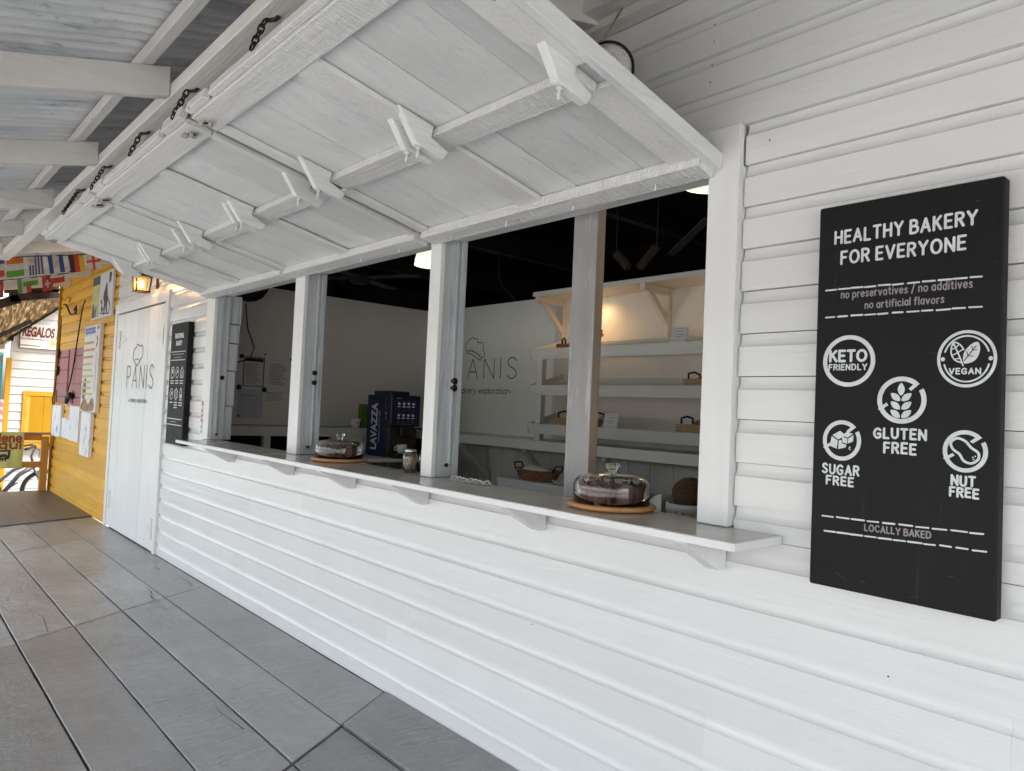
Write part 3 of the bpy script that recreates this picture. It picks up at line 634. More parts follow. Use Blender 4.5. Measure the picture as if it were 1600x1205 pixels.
# scalloped corbel at the top of the wall over the door
mb = MB(); poly = smooth_pts([(-.46, 2.985), (-.353, 2.883), (-.277, 2.79), (-.221, 2.746), (-.124, 2.741), (-.047, 2.787), (-.002, 2.84)]) + [(-.002, 3.06), (-.46, 3.0)]
mb.prism(poly, YZ, -8.33, -8.28); mb.build('corbel', 'white_y', bakery)

# ---------------- serving counter
ct = thing('serving_counter', 'long narrow counter shelf with taupe top and white edge below the serving window', 'counter', (-3.6, 0, 1.155))
mb = MB(); mb.box(-6.05, -2.60, -.262, .07, 1.133, 1.155); mb.box(-2.598, -1.125, -.262, .07, 1.133, 1.155); mb.build('counter_top', 'ctop', ct, .002)
mb = MB(); mb.box(-6.06, -2.60, -.275, -.2625, 1.131, 1.1545); mb.box(-2.598, -1.1245, -.275, -.2625, 1.131, 1.1545); mb.build('edge_strip', 'white_x', ct, .0015)
mb = MB(); mb.box(-1.1243, -1.112, -.275, -.004, 1.131, 1.1545); mb.build('edge_strip', 'white_y', ct, .0015)
for bx in (-1.33, -2.165, -3.0, -3.72, -4.52, -5.55):
    mb = MB(); mb.prism([(-.002, 1.130), (-.002, 1.018), (-.045, 1.018), (-.225, 1.117), (-.225, 1.130)], YZ, bx - .025, bx + .025); mb.build('bracket', 'white_z', ct, .002)

# ---------------- veranda roof
roof = thing('veranda_roof', 'sloping veranda roof of corrugated iron on white beams', 'roof', (-4, -1.6, 2.7))
RS = .2466; rz = lambda y: 2.73 + RS * (y + 1.25)
mb = MB(); y0, y1 = -3.45, .02; pit = .0775; xa, xb = -12.9, 3.2
N = int((xb - xa) / pit) * 6; v = []; f = []
for i in range(N + 1):
    x = xa + i * pit / 6; dz = .019 * math.cos(2 * math.pi * i / 6)
    for yy in (y0, -1.7, y1): v.append((x, yy, rz(yy) + .203 + dz))
for i in range(N):
    for j in range(2): f.append((i * 3 + j, i * 3 + j + 1, i * 3 + j + 4, i * 3 + j + 3))
mb.add(v, f, True); mb.build('roof_sheet', 'corr', roof)
for xx in (2.9, 1.7, .55, -.65, -1.9, -3.18, -4.43, -5.70, -6.95, -8.2, -9.5, -10.8, -12.1):
    mb = MB(); mb.prism([(-3.4, rz(-3.4)), (-1.252, rz(-1.252)), (-1.252, rz(-1.252) + .124), (-3.4, rz(-3.4) + .124)], YZ, xx - .045, xx)
    mb.build('rafter', 'roofwood', roof, .003)
    mb = MB(); mb.prism([(-1.188, rz(-1.25) + .03), (-.004, rz(-.06)), (-.004, rz(-.06) + .124), (-1.188, rz(-1.188) + .124)], YZ, xx - .045, xx)
    mb.build('rafter', 'roofwood', roof, .003)
for yy in (-3.3, -2.35, -1.37, -.75, -.06):
    mb = MB(); mb.prism([(yy, rz(yy) + .126), (yy + .05, rz(yy + .05) + .126), (yy + .05, rz(yy + .05) + .18), (yy, rz(yy) + .18)], YZ, -12.9, 3.2); mb.build('purlin', 'roofwood_x', roof, .003)
mb = MB(); mb.box(-12.9, 3.2, -1.25, -1.165, 2.73, 2.785); mb.build('beam', 'roofwood_x', roof, .003)
mb = MB(); mb.box(-9.3, 3.2, -.075, -.003, 2.99, 3.045); mb.box(-9.3, 3.2, -.16, -.078, 3.02, 3.09); mb.build('wall_plate', 'roofwood_x', roof, .003)
mb = MB(); mb.box(-12.9, 3.2, -3.46, -3.41, 2.15, 2.36); mb.build('fascia', 'roofwood_x', roof, .003)

mb = MB()
for a, b_ in (((-1.15, 2.62), (-.72, 2.80)), ((-.98, 2.52), (-.50, 2.74)), ((-1.3, 2.80), (-.3, 3.02)), ((-.70, 2.86), (.0, 2.98)), ((-.62, 2.74), (.0, 2.89))):
    mb.beam((-12.98, a[0], a[1] + .1), (-12.98, b_[0], b_[1] + .1), .03, .13)
mb.beam((-12.95, -1.4, 2.98), (-12.95, .0, 3.26), .04, .16)
mb.build('end_board', 'darkbrown', roof)

# ---------------- round flood lamp hung on a cable
lp = thing('hanging_lamp', 'round mesh reflector lamp hanging on a cable beside the upper hatch edge', 'lamp', (-1.72, -.22, 2.78))
mb = MB(); ax = Vector((.45, -.75, -.5)).normalized(); u1 = ax.cross(Vector((0, 0, 1))).normalized(); u2 = u1.cross(ax); cc = Vector((-1.70, -.22, 2.72))
def disc(mb, prof, n=36):
    v = [cc + r * (math.cos(2 * math.pi * k / n) * u1 + math.sin(2 * math.pi * k / n) * u2) + ax * h for r, h in prof for k in range(n)]; f = []
    for i in range(len(prof) - 1):
        for k in range(n): f.append((i * n + k, i * n + (k + 1) % n, (i + 1) * n + (k + 1) % n, (i + 1) * n + k))
    mb.add(v, f, True)
disc(mb, [(.0001, .035), (.05, .031), (.082, .018), (.084, .01)]); mb.build('reflector', 'reflector', lp)
mb = MB(); disc(mb, [(.084, .0), (.09, .006), (.092, .02), (.084, .022), (.084, .01)]); disc(mb, [(.09, .004), (.06, -.05), (.0001, -.06)]); mb.build('rim', 'iron', lp)
mb = MB(); mb.tube([(-1.755, -.10, 3.01), (-1.752, -.15, 2.93), (-1.745, -.2, 2.86), (-1.725, -.205, 2.80)], .004, 6); mb.build('cable', 'beige', lp)

# ---------------- wall lantern over the door
ln = thing('wall_lantern', 'small brass lantern glowing warm above the double door', 'lantern', (-7.8, -.15, 2.6))
mb = MB()
for sx in (-1, 1):
    for sy in (-1, 1): mb.beam((-7.8 + sx * .058, -.15 + sy * .058, 2.515), (-7.8 + sx * .07, -.15 + sy * .07, 2.66), .01, .01)
for z_, h_ in ((2.51, .062), (2.66, .075)):
    for sg in (-1, 1): mb.beam((-7.8 - h_, -.15 + sg * h_, z_), (-7.8 + h_, -.15 + sg * h_, z_), .012, .012); mb.beam((-7.8 + sg * h_, -.15 - h_, z_), (-7.8 + sg * h_, -.15 + h_, z_), .012, .012)
mb.build('frame', 'brass', ln)
mb = MB(); mb.lathe([(.09, 2.665), (.075, 2.685), (.03, 2.71), (.012, 2.73), (.0001, 2.735)], (-7.8, -.15, 0), 4 * 3); mb.build('cap', 'brass', ln)
mb = MB(); mb.box(-7.835, -7.765, -.012, -.001, 2.56, 2.70); mb.tube([(-7.8, -.012, 2.66), (-7.8, -.07, 2.75), (-7.8, -.15, 2.735)], .008, 8); mb.build('wall_bracket', 'brass', ln)
mb = MB(); mb.box(-7.855, -7.745, -.2045, -.2035, 2.52, 2.655); mb.box(-7.8555, -7.8545, -.2, -.1, 2.52, 2.655); mb.box(-7.7455, -7.7445, -.2, -.1, 2.52, 2.655); mb.build('glass_pane', 'lglass', ln)
mb = MB(); mb.blob((-7.8, -.15, 2.585), (.02, .02, .035), 12, 8); mb.build('bulb', 'bulb', ln)
def lamp_light(name, loc, en, col, r=.03, parent=None, spot=None):
    ld = bpy.data.lights.new(name, 'SPOT' if spot else 'POINT'); ld.energy = en; ld.color = col; ld.shadow_soft_size = r
    if spot: ld.spot_size = math.radians(spot); ld.spot_blend = 1.0
    o = bpy.data.objects.new(name, ld); COL.objects.link(o); o.location = Vector(loc) - (parent.location if parent else Vector()); o.parent = parent; return o
lamp_light('lantern_light', (-7.8, -.215, 2.585), 1.0, (1, .62, .28), .03, ln)

# ---------------- sign: HEALTHY BAKERY
SY = -.047
sg = thing('bakery_sign', 'large black painted board lettered HEALTHY BAKERY FOR EVERYONE on the right wall', 'sign', (-.77, SY, 1.04))
mb = MB(); mb.box(-1.006, -.54, SY, -.004, 1.041, 2.133); mb.build('board', 'black', sg, .004)
F = lambda u, v, d: (u, SY - d, v)
ik = Ink(F)
ik.text('HEALTHY BAKERY', -.957, -.600, 2.022, .034, .0034, jit=.0010, space=2.2, gap=2.1); ik.text('FOR EVERYONE', -.938, -.624, 1.961, .034, .0034, jit=.0010, space=2.2, gap=2.1)
ik.build('headline_lettering', 'chalk', sg)
ik = Ink(F)
def dashes(x0, z0, x1, z1, n, r=.0024):
    for i in range(n):
        a = i / n + random.uniform(0, .008); b_ = (i + .82) / n + random.uniform(-.01, .008)
        jz = random.uniform(-.0012, .0012)
        ik.seg((x0 + (x1 - x0) * a, z0 + (z1 - z0) * a + jz), (x0 + (x1 - x0) * b_, z0 + (z1 - z0) * b_ + jz * .3), r * random.uniform(.85, 1.1))
dashes(-.981, 1.889, -.576, 1.886, 11); ik.build('dashed_line', 'chalk', sg); ik = Ink(F); dashes(-.981, 1.810, -.578, 1.810, 11)
ik.build('dashed_line', 'chalk', sg); ik = Ink(F); dashes(-.973, 1.238, -.560, 1.249, 10); ik.build('dashed_line', 'chalk', sg); ik = Ink(F); dashes(-.966, 1.197, -.556, 1.207, 11)
ik.build('dashed_line', 'chalk', sg)
ik = Ink(F)
ik.text('no preservatives / no additives', -.935, -.606, 1.862, .0205, .0017, jit=.0007, space=2, gap=1.7); ik.text('no artificial flavors', -.868, -.670, 1.828, .0195, .0017, jit=.0007, space=2, gap=1.7)
ik.build('slogan_lettering', 'chalk_dim', sg); ik = Ink(F)
ik.text('LOCALLY BAKED', -.853, -.688, 1.214, .0165, .0018, v1=1.219, jit=.0006, space=2.2, gap=1.9)
ik.build('slogan_lettering', 'chalk_dim', sg)
ik = Ink(F); ik.arc((-.910, 1.682), .073, .073, 0, 360, .012, 64)
ik.text('KETO', -.962, -.862, 1.682, .029, .0037, gap=1.7); ik.text('FRIENDLY', -.964, -.860, 1.657, .0150, .0019, gap=2.2); ik.build('keto_emblem', 'chalk', sg)
ik = Ink(F); ik.arc((-.6155, 1.681), .067, .0725, 0, 360, .0075, 64)
for a0, a1 in ((17, 163), (193, 347)): ik.arc((-.6155, 1.681), .0535, .060, a0, a1, .0042)
for sx in (-1, 1): ik.fill([(-.6155 + sx * .0535 + .005 * math.cos(a * .63), 1.681 + .0055 * math.sin(a * .63)) for a in range(10)])
ik.text('VEGAN', -.653, -.584, 1.643, .0135, .0018, gap=2.2)
ik.fill([(-.622, 1.672), (-.6215, 1.695), (-.608, 1.715), (-.591, 1.723), (-.5855, 1.706), (-.590, 1.686), (-.600, 1.674), (-.614, 1.669)], True)
ik.line([(-.6255, 1.671), (-.642, 1.679), (-.6505, 1.699), (-.645, 1.723), (-.630, 1.717), (-.6215, 1.704)], .0018, True); ik.line([(-.645, 1.721), (-.632, 1.690), (-.6225, 1.664)], .0018, True)
for a, b_ in (((-.640, 1.709), (-.648, 1.706)), ((-.640, 1.709), (-.634, 1.716)), ((-.635, 1.697), (-.648, 1.690)), ((-.635, 1.697), (-.625, 1.704)), ((-.629, 1.683), (-.642, 1.680))): ik.line([a, b_], .0014)
vg = ik.build('vegan_emblem', 'chalk', sg)
ik = Ink(F, .0016); ik.line([(-.620, 1.676), (-.607, 1.695), (-.594, 1.713)], .0011)
for a, b_ in (((-.612, 1.688), (-.600, 1.687)), ((-.612, 1.688), (-.6145, 1.699)), ((-.602, 1.702), (-.592, 1.703)), ((-.602, 1.702), (-.603, 1.712))): ik.line([a, b_], .0009)
ik.build('leaf_vein', 'black', vg)
def split_ring(c, rx, rz_, wd):
    """prohibition ring broken by two arrow-like cuts at upper right and lower left"""
    ik.arc(c, rx, rz_, 52, 208, wd, 64); ik.arc(c, rx, rz_, -152, 30, wd, 64)
    for a in (52, 208 + 0): pass
    q = math.radians(52); p = (c[0] + rx * math.cos(q), c[1] + rz_ * math.sin(q)); ik.fill([(p[0] - .001, p[1]), (p[0] + .006, p[1] - .006), (p[0] - .014, p[1] - wd * 2.0), (p[0] - .021, p[1] - wd * 1.55)])
    q = math.radians(-152); p = (c[0] + rx * math.cos(q), c[1] + rz_ * math.sin(q)); ik.fill([(p[0] + .001, p[1]), (p[0] - .005, p[1] + .004), (p[0] + .017, p[1] + wd * 1.8), (p[0] + .022, p[1] + wd * 1.2)])
ik = Ink(F); split_ring((-.767, 1.574), .062, .063, .0125)
leaf = lambda cx, cz, an, l_, w_: ik.fill([(cx + math.cos(an) * l_ * a - math.sin(an) * w_ * b_, cz + math.sin(an) * l_ * a + math.cos(an) * w_ * b_) for a, b_ in ((0, 0), (.25, .42), (.6, .5), (1, 0), (.6, -.5), (.25, -.42))], True)
leaf(-.768, 1.586, math.pi / 2, .034, .017)
for k in range(3):
    leaf(-.770, 1.572 - k * .0225, math.radians(140), .031, .016); leaf(-.766, 1.572 - k * .0225, math.radians(40), .031, .016)
ik.text('GLUTEN', -.834, -.705, 1.471, .025, .0032, gap=2.2, jit=.001); ik.text('FREE', -.807, -.729, 1.432, .026, .0032, gap=2.2, jit=.001); ik.build('gluten_emblem', 'chalk', sg)
ik = Ink(F); split_ring((-.923, 1.457), .054, .057, .0115)
for q in ([(-.928, 1.484), (-.9495, 1.471), (-.9325, 1.459), (-.912, 1.472)], [(-.9515, 1.468), (-.9565, 1.440), (-.936, 1.4325), (-.934, 1.456)], [(-.931, 1.456), (-.932, 1.432), (-.911, 1.438), (-.909, 1.4455), (-.9225, 1.4485), (-.9235, 1.459)], [(-.909, 1.482), (-.9225, 1.4705), (-.906, 1.466), (-.892, 1.477)], [(-.922, 1.468), (-.9205, 1.4505), (-.9075, 1.4485), (-.9065, 1.463)], [(-.9045, 1.4635), (-.9055, 1.449), (-.891, 1.456), (-.890, 1.474)]): ik.fill(q)
ik.line([(-.899, 1.440), (-.902, 1.436)], .0014); ik.line([(-.898, 1.433), (-.900, 1.433)], .0014)
ik.text('SUGAR', -.974, -.874, 1.362, .025, .0029, gap=2.2, jit=.001); ik.text('FREE', -.962, -.888, 1.331, .0225, .0028, gap=2.2, jit=.001); ik.build('sugar_emblem', 'chalk', sg)
ik = Ink(F); split_ring((-.614, 1.448), .0505, .053, .0105)
ik.line([(-.632, 1.480), (-.646, 1.468), (-.641, 1.452), (-.626, 1.440), (-.616, 1.424), (-.599, 1.419), (-.5845, 1.430), (-.5845, 1.446), (-.600, 1.458), (-.613, 1.473), (-.632, 1.480)], .0031, True)
for a in ((-.597, 1.434), (-.592, 1.437), (-.595, 1.429)): ik.line([a, (a[0] + .001, a[1])], .0016)
ik.text('NUT', -.642, -.591, 1.362, .023, .0029, gap=2.2, jit=.001); ik.text('FREE', -.645, -.583, 1.334, .0215, .0028, gap=2.2, jit=.001); ik.build('nut_emblem', 'chalk', sg)

ik = Ink(F, .0003)
for u, v, a in ((-.86, 1.075, .012), (-.735, 1.058, .016), (-.70, 1.70, .02), (-.665, 1.72, .015), (-.93, 1.085, .03), (-.98, 1.062, .01), (-.60, 2.08, .006), (-.56, 1.92, .008), (-.645, 1.13, .012)):
    ik.seg((u, v), (u + a, v + random.uniform(-.6, .6) * a), random.uniform(.0006, .0016))
ik.build('scuff', plain('grey_scuff', (.03, .03, .032), .7), sg)

# ---------------- sign: TRADITIONAL BAKERY
SY2 = -.052
s2 = thing('bakery_sign', 'narrower-looking black board lettered TRADITIONAL BAKERY between the door and the serving window', 'sign', (-6.85, SY2, 1.065))
mb = MB(); mb.box(-7.088, -6.625, SY2, -.003, 1.065, 2.155); mb.build('board', 'black', s2, .004)
F2 = lambda u, v, d: (u, SY2 - d, v)
ik = Ink(F2); ik.text('TRADITIONAL', -6.98, -6.73, 2.02, .038, .0045, gap=1.3); ik.text('BAKERY', -6.93, -6.77, 1.955, .036, .0045, gap=1.3); ik.build('headline_lettering', 'chalk', s2)
ik = Ink(F2)
for z_ in (1.897, 1.822, 1.295, 1.243): ik.seg((-7.06, z_), (-6.665, z_ - .002), .0035)
ik.build('ruled_line', 'chalk', s2)
ik = Ink(F2)
for z_, a, b_ in ((1.872, -7.02, -6.71), (1.845, -6.97, -6.76), (1.268, -6.97, -6.80)): ik.scribble(a, b_, z_, .008, .004)
ik.build('slogan_lettering', 'chalk_dim', s2)
ik = Ink(F2)
for r_, (zc, row) in enumerate(((1.71, (0, 1, 2)), (1.515, (3, 4, 5)))):
    for i, k in enumerate(row):
        cx = -6.985 + i * .13
        if k in (1, 3): ik.arc((cx, zc), .05, .05, 0, 360, .007); ik.line([(cx - .02, zc - .02), (cx - .005, zc + .02), (cx + .015, zc - .005), (cx + .022, zc + .02)], .005, True)
        elif k == 0: ik.line([(cx - .038, zc - .045), (cx - .04, zc + .02), (cx - .02, zc + .045), (cx + .03, zc + .04), (cx + .04, zc - .03), (cx, zc - .048)], .005, True, True); ik.fill([(cx - .015, zc - .01), (cx + .015, zc - .01), (cx + .015, zc + .03), (cx - .015, zc + .03)])
        elif k == 2: ik.line([(cx - .035, zc - .045), (cx - .035, zc + .01), (cx, zc + .05), (cx + .035, zc + .01), (cx + .035, zc - .045)], .005, False, True); ik.arc((cx, zc - .012), .022, .022, 0, 360, .006)
        elif k == 4: ik.line([(cx + .045 * math.cos(a * .524) * (1.05 if a % 2 else .8), zc + .05 * math.sin(a * .524) * (1.05 if a % 2 else .8)) for a in range(12)], .005, False, True); ik.arc((cx, zc), .022, .022, 0, 360, .006)
        else: ik.line([(cx - .02, zc - .05), (cx - .026, zc + .01), (cx - .01, zc + .05), (cx + .01, zc + .05), (cx + .026, zc + .01), (cx + .02, zc - .05)], .005, False, True); ik.fill([(cx - .016, zc - .03), (cx + .016, zc - .03), (cx + .016, zc), (cx - .016, zc)])
        for q in range((2, 2, 2, 1, 3, 2)[k]): ik.scribble(cx - .042, cx + .042, zc - .075 - q * .022, .008, .0045)
ik.build('bread_emblem', 'chalk', s2)
# stickers on the trim
mb = MB(); mb.box(-6.235, -6.195, -.0315, -.0304, 1.20, 1.47); st = tag(mb.build('payment_sticker', 'paper', None), 'narrow strip of small red and white stickers on the window trim', 'sticker')
mb = MB()
for z0, z1 in ((1.43, 1.465), (1.335, 1.36), (1.29, 1.32)): mb.box(-6.233, -6.197, -.0325, -.0316, z0, z1)
mb.build('red_logo', 'pink', st)
mb = MB()
for z0, z1 in ((1.375, 1.40), (1.25, 1.262), (1.21, 1.218)): mb.box(-6.230, -6.205, -.0325, -.0316, z0, z1)
mb.build('dark_logo', 'print', st)

# ================================================================== ON THE COUNTER
def cake_stand(cx, cy, z, label):
    r = thing('cake_stand', label, 'cake stand', (cx, cy, z), 'cake stands on the counter')
    mb = MB(); mb.lathe([(.135, z + .0005), (.158, z + .003), (.165, z + .010), (.163, z + .017), (.155, z + .020), (.0001, z + .020)], (cx, cy, 0), 48); mb.build('wooden_board', 'bamboo', r)
    mb = MB(); po = [(.142, .021), (.1435, .06), (.143, .085), (.137, .103), (.12, .116), (.085, .124), (.04, .128), (.013, .1285)]; t_ = .0032
    pi = [(max(.0001, q - t_), h - (t_ if h > .1 else 0)) for q, h in po]
    prof = [(.0001, .1285)] + po[::-1] + [(po[0][0] - t_, po[0][1])] + pi[1:-1] + [(.0001, .1253)]
    mb.lathe([(q, z + h) for q, h in prof], (cx, cy, 0), 56); d = mb.build('glass_dome', 'glass', r)
    mb = MB(); mb.lathe([(.0001, z + .1287), (.018, z + .130), (.015, z + .136), (.017, z + .143), (.026, z + .153), (.027, z + .160), (.022, z + .165), (.0001, z + .161)], (cx, cy, 0), 28); mb.build('glass_knob', 'knob', d)
    return r
def muffin():
    r = thing('muffin', 'x', 'muffin', (0, 0, 0), 'muffins under the glass domes')
    mb = MB(); n = 16; v = []; f = []
    for i, (q, h) in enumerate(((.026, .0), (.030, .03), (.034, .052), (.038, .074))):
        for k in range(n):
            a = 2 * math.pi * k / n; hh = h + (.012 * (1 if k % 4 == 0 else (-.6 if k % 4 == 2 else 0)) if i == 3 else 0); qq = q * (1 + (.05 if k % 2 else 0))
            v.append((qq * math.cos(a), qq * math.sin(a), hh))
    for i in range(3):
        for k in range(n): f.append((i * n + k, i * n + (k + 1) % n, (i + 1) * n + (k + 1) % n, (i + 1) * n + k))
    f.append(tuple(range(n))[::-1]); mb.add(v, f); mb.build('paper_wrapper', 'muffin', r)
    mb = MB(); mb.blob((0, 0, .05), (.031, .031, .024), 14, 8, .06); mb.build('cake_top', 'crumb', r); return r
CA = (-1.784, -.02, 1.155); CB = (-3.93, .01, 1.155)
cake_stand(*CA, 'nearer glass domed cake stand, at the right end of the counter')
cake_stand(*CB, 'farther glass domed cake stand, left of the middle window post')
mf = muffin(); first = True
for (c0, spots, lab) in ((CA, [(.0, -.03), (.075, -.015), (.06, .065), (-.02, .06), (-.085, .03), (-.065, -.055), (.02, -.1), (.092, .04)][:7], 'dark muffin in brown tulip paper under the nearer glass dome'),
                         (CB, [(.02, -.02), (.085, .03), (.0, .07), (-.06, .02), (.05, -.085)], 'dark muffin in brown tulip paper under the farther glass dome')):
    for dx, dy in spots:
        L_ = (c0[0] + dx, c0[1] + dy, c0[2] + .021)
        if first: mf.location = L_; mf["label"] = lab; first = False
        else:
            q = copy_thing(mf, L_, lab); q.rotation_euler = (0, 0, random.uniform(0, 1.5))
def jar(cx, cy, z, label):
    r = thing('glass_jar', label, 'jar', (cx, cy, z), 'glass jars beside the middle post')
    mb = MB(); mb.lathe([(.0001, z + .001), (.036, z + .001), (.039, z + .008), (.039, z + .085), (.033, z + .102), (.029, z + .105), (.0265, z + .105), (.030, z + .099), (.0365, z + .084), (.0365, z + .010), (.0001, z + .005)], (cx, cy, 0), 28); mb.build('glass_body', 'glass', r)
    mb = MB(); mb.lathe([(.0001, z + .122), (.028, z + .121), (.031, z + .117), (.031, z + .104), (.0285, z + .104)], (cx, cy, 0), 28); mb.build('lid', 'steel', r)
    mb = MB()
    for k in range(16):
        a = random.uniform(0, 6.28); q = random.uniform(0, .026); mb.tube([(cx + q * math.cos(a), cy + q * math.sin(a), z + .008), (cx + q * math.cos(a + .5), cy + q * math.sin(a + .5), z + random.uniform(.06, .092))], .0035, 6)
    mb.build('straw_filling', 'wicker_light', r)
    return r
jar(-3.19, .02, 1.155, 'glass jar with metal lid left of the middle post'); jar(-3.11, .065, 1.155, 'glass jar half hidden behind the middle window post')
mb = MB()
for k in range(5):
    x0 = -2.85 + k * .05; mb.add([(x0, .0 + k * .01, 1.1562), (x0 + .11, -.02, 1.1563 + k * .0004), (x0 + .12, .04, 1.157 + k * .0004), (x0 + .01, .055, 1.158 + k * .0004)], [(0, 1, 2, 3)])
for k in range(7):
    x0 = -2.85 + k * .04; mb.tube([(x0, .03, 1.160), (x0 + .03, .045 - .01 * (k % 3), 1.172), (x0 + .06, .035, 1.16)], .004, 5)
tag(mb.build('paper_scraps', 'cloth', None), 'crumpled pale paper and ribbon scraps on the counter right of the middle post', 'paper')

# ================================================================== INSIDE THE ROOM
# back counter along the PANIS wall
bc = thing('back_counter', 'grey white work counter on brackets along the lettered back wall', 'counter', (-4, 2.6, 1.2))
mb = MB(); mb.box(-6.85, 1.5, 2.45, 2.88, 1.2, 1.238); mb.build('counter_top', 'shelf', bc, .003)
mb = MB(); mb.box(-6.85, 1.5, 2.44, 2.4495, 1.15, 1.238); mb.build('front_board', 'shelf', bc, .003)
for xx in (-5.95, -4.98, -4.0, -3.0, -2.0):
    mb = MB(); mb.beam((xx, 2.87, .78), (xx, 2.47, 1.14), .045, .05); mb.build('brace', 'plankgrey', bc)
lc = thing('side_ledge', 'grey white ledge with open cubbies along the left room wall', 'shelf', (-7, 1.4, 1.2))
mb = MB(); mb.box(-7.2, -6.88, .3, 2.44, 1.2, 1.24); mb.build('ledge_top', 'shelf', lc, .003)
mb = MB(); mb.box(-6.8795, -6.865, .3, 2.44, 1.15, 1.24); mb.build('front_board', 'shelf', lc, .003)
for yy in (.78, 1.5): mb = MB(); mb.box(-6.93, -6.87, yy, yy + .07, 0, 1.149); mb.build('divider', 'shelf', lc)
mb = MB()
for yy in (1.75, 2.02, 2.3): mb.box(-6.9, -6.885, yy - .13, yy + .13, .7, 1.149)
mb.build('panel', 'shelf', lc)
tb = thing('machine_table', 'low white table carrying the blue coffee machine', 'table', (-6.4, 1.9, 0))
mb = MB(); mb.box(-6.86, -6.1, 1.45, 2.42, .945, .98); mb.build('table_top', 'shelf', tb, .003)
mb = MB(); mb.box(-6.84, -6.115, 1.47, 1.5, .85, .944); mb.build('apron', 'shelf', tb)
for xx in (-6.8, -6.18):
    for yy in (1.48, 2.35): mb = MB(); mb.box(xx, xx + .06, yy, yy + .06, 0, .944); mb.build('leg', 'shelf', tb)
# coffee machine
cm = thing('coffee_machine', 'dark blue bean to cup coffee machine lettered LAVAZZA on its side', 'coffee machine', (-6.4, 1.91, .981))
mb = MB(); mb.box(-6.6, -6.22, 1.76, 2.085, .985, 1.60); mb.build('body', 'mach', cm, .006)
mb = MB(); mb.box(-6.60, -6.245, 1.748, 1.759, .985, 1.60); sp = mb.build('side_panel', 'navy', cm, .003)
font_mesh('LAVAZZA', 'lettering', 'letter', sp, (-6.395, 1.747, 1.05), (0, 0, 1), (-1, 0, 0), .47, .12, 0, .03)
font_mesh('TORINO, ITALIA, 1895', 'lettering', 'letter', sp, (-6.34, 1.747, 1.12), (0, 0, 1), (-1, 0, 0), .32, .026, 0, .0)
mb = MB(); mb.box(-6.2195, -6.16, 1.755, 2.10, 1.295, 1.605); fp = mb.build('display_panel', 'navy', cm, .006)
mb = MB()
for z0 in (1.475, 1.36): mb.box(-6.1598, -6.1585, 1.81, 2.05, z0, z0 + .075)
mb.build('screen', 'screen', fp)
mb = MB()
for z0 in (1.475, 1.36):
    for k in range(4): mb.lathe([(.013, -6.158), (.013, -6.157)], (0, 1.845 + k * .056, z0 + .045), 8, 'x'); mb.box(-6.158, -6.1572, 1.827 + k * .056, 1.862 + k * .056, z0 + .012, z0 + .02)
mb.build('drink_icon', 'icon', fp)
ik = Ink(lambda u, v, d: (-6.1595 + d, u, v)); ik.scribble(1.82, 1.87, 1.572, .008, .004); ik.scribble(1.84, 2.0, 1.318, .005, .002)
for k in range(4): ik.arc((1.845 + k * .056, 1.455), .008, .008, 0, 360, .002, 20)
for k in range(4): ik.arc((1.845 + k * .056, 1.340), .009, .009, 0, 360, .003, 20)
ik.build('lettering', 'chalk_dim', fp)
mb = MB(); mb.box(-6.2195, -6.185, 1.765, 2.08, 1.03, 1.285); mb.build('front_panel', 'machbrown', cm, .004)
mb = MB(); mb.box(-6.1845, -6.12, 1.86, 1.99, 1.20, 1.292); mb.build('spout', 'mach', cm, .006)
mb = MB(); mb.box(-6.2195, -6.08, 1.77, 2.075, .985, 1.029); mb.build('drip_tray', 'mach', cm, .006)
mb = MB(); mb.box(-6.57, -6.26, 1.80, 2.03, 1.601, 1.645); mb.build('hopper', 'mach', cm, .005)
mb = MB(); mb.lathe([(.012, 1.735), (.012, 1.749)], (-6.225, 0, 1.42), 12, 'y'); mb.box(-6.235, -6.222, 1.742, 1.7475, 1.36, 1.385); mb.build('lock', 'steel', cm)
def cup(name, label, cx, cy, z, r, h, handle, mat):
    o = thing(name, label, 'mug', (cx, cy, z))
    mb = MB(); mb.lathe([(.0001, z + .001), (r * .72, z + .001), (r * .95, z + h * .5), (r, z + h), (r * .93, z + h), (r * .86, z + h * .5), (.0001, z + h * .1)], (cx, cy, 0), 24); mb.build('body', mat, o)
    if handle: mb = MB(); mb.tube([(cx, cy - r * .9, z + h * .8), (cx, cy - r * 1.5, z + h * .75), (cx, cy - r * 1.55, z + h * .4), (cx, cy - r * .8, z + h * .25)], r * .13, 8); mb.build('handle', mat, o)
    return o
cup('coffee_cup', 'white coffee cup under the machine spout', -6.14, 1.885, 1.030, .052, .085, True, 'porcelain')
q = cup('white_pot', 'white printed pot on the ledge left of the coffee machine', -6.98, 1.83, 1.2405, .055, .1, False, 'porcelain')
ik = Ink(lambda u, v, d: (-6.922 + d, u, v)); ik.scribble(1.80, 1.86, 1.30, .008, .003); ik.build('print', 'print', q)
bx = thing('tea_box', 'lime green and dark carton standing on the ledge behind the coffee machine', 'box', (-7.0, 1.95, 1.2405))
mb = MB(); mb.box(-7.05, -6.96, 1.90, 1.955, 1.2405, 1.50); mb.build('green_side', 'green', bx)
mb = MB(); mb.box(-7.05, -6.965, 1.9555, 2.07, 1.2405, 1.495); mb.build('dark_side', 'tea', bx)
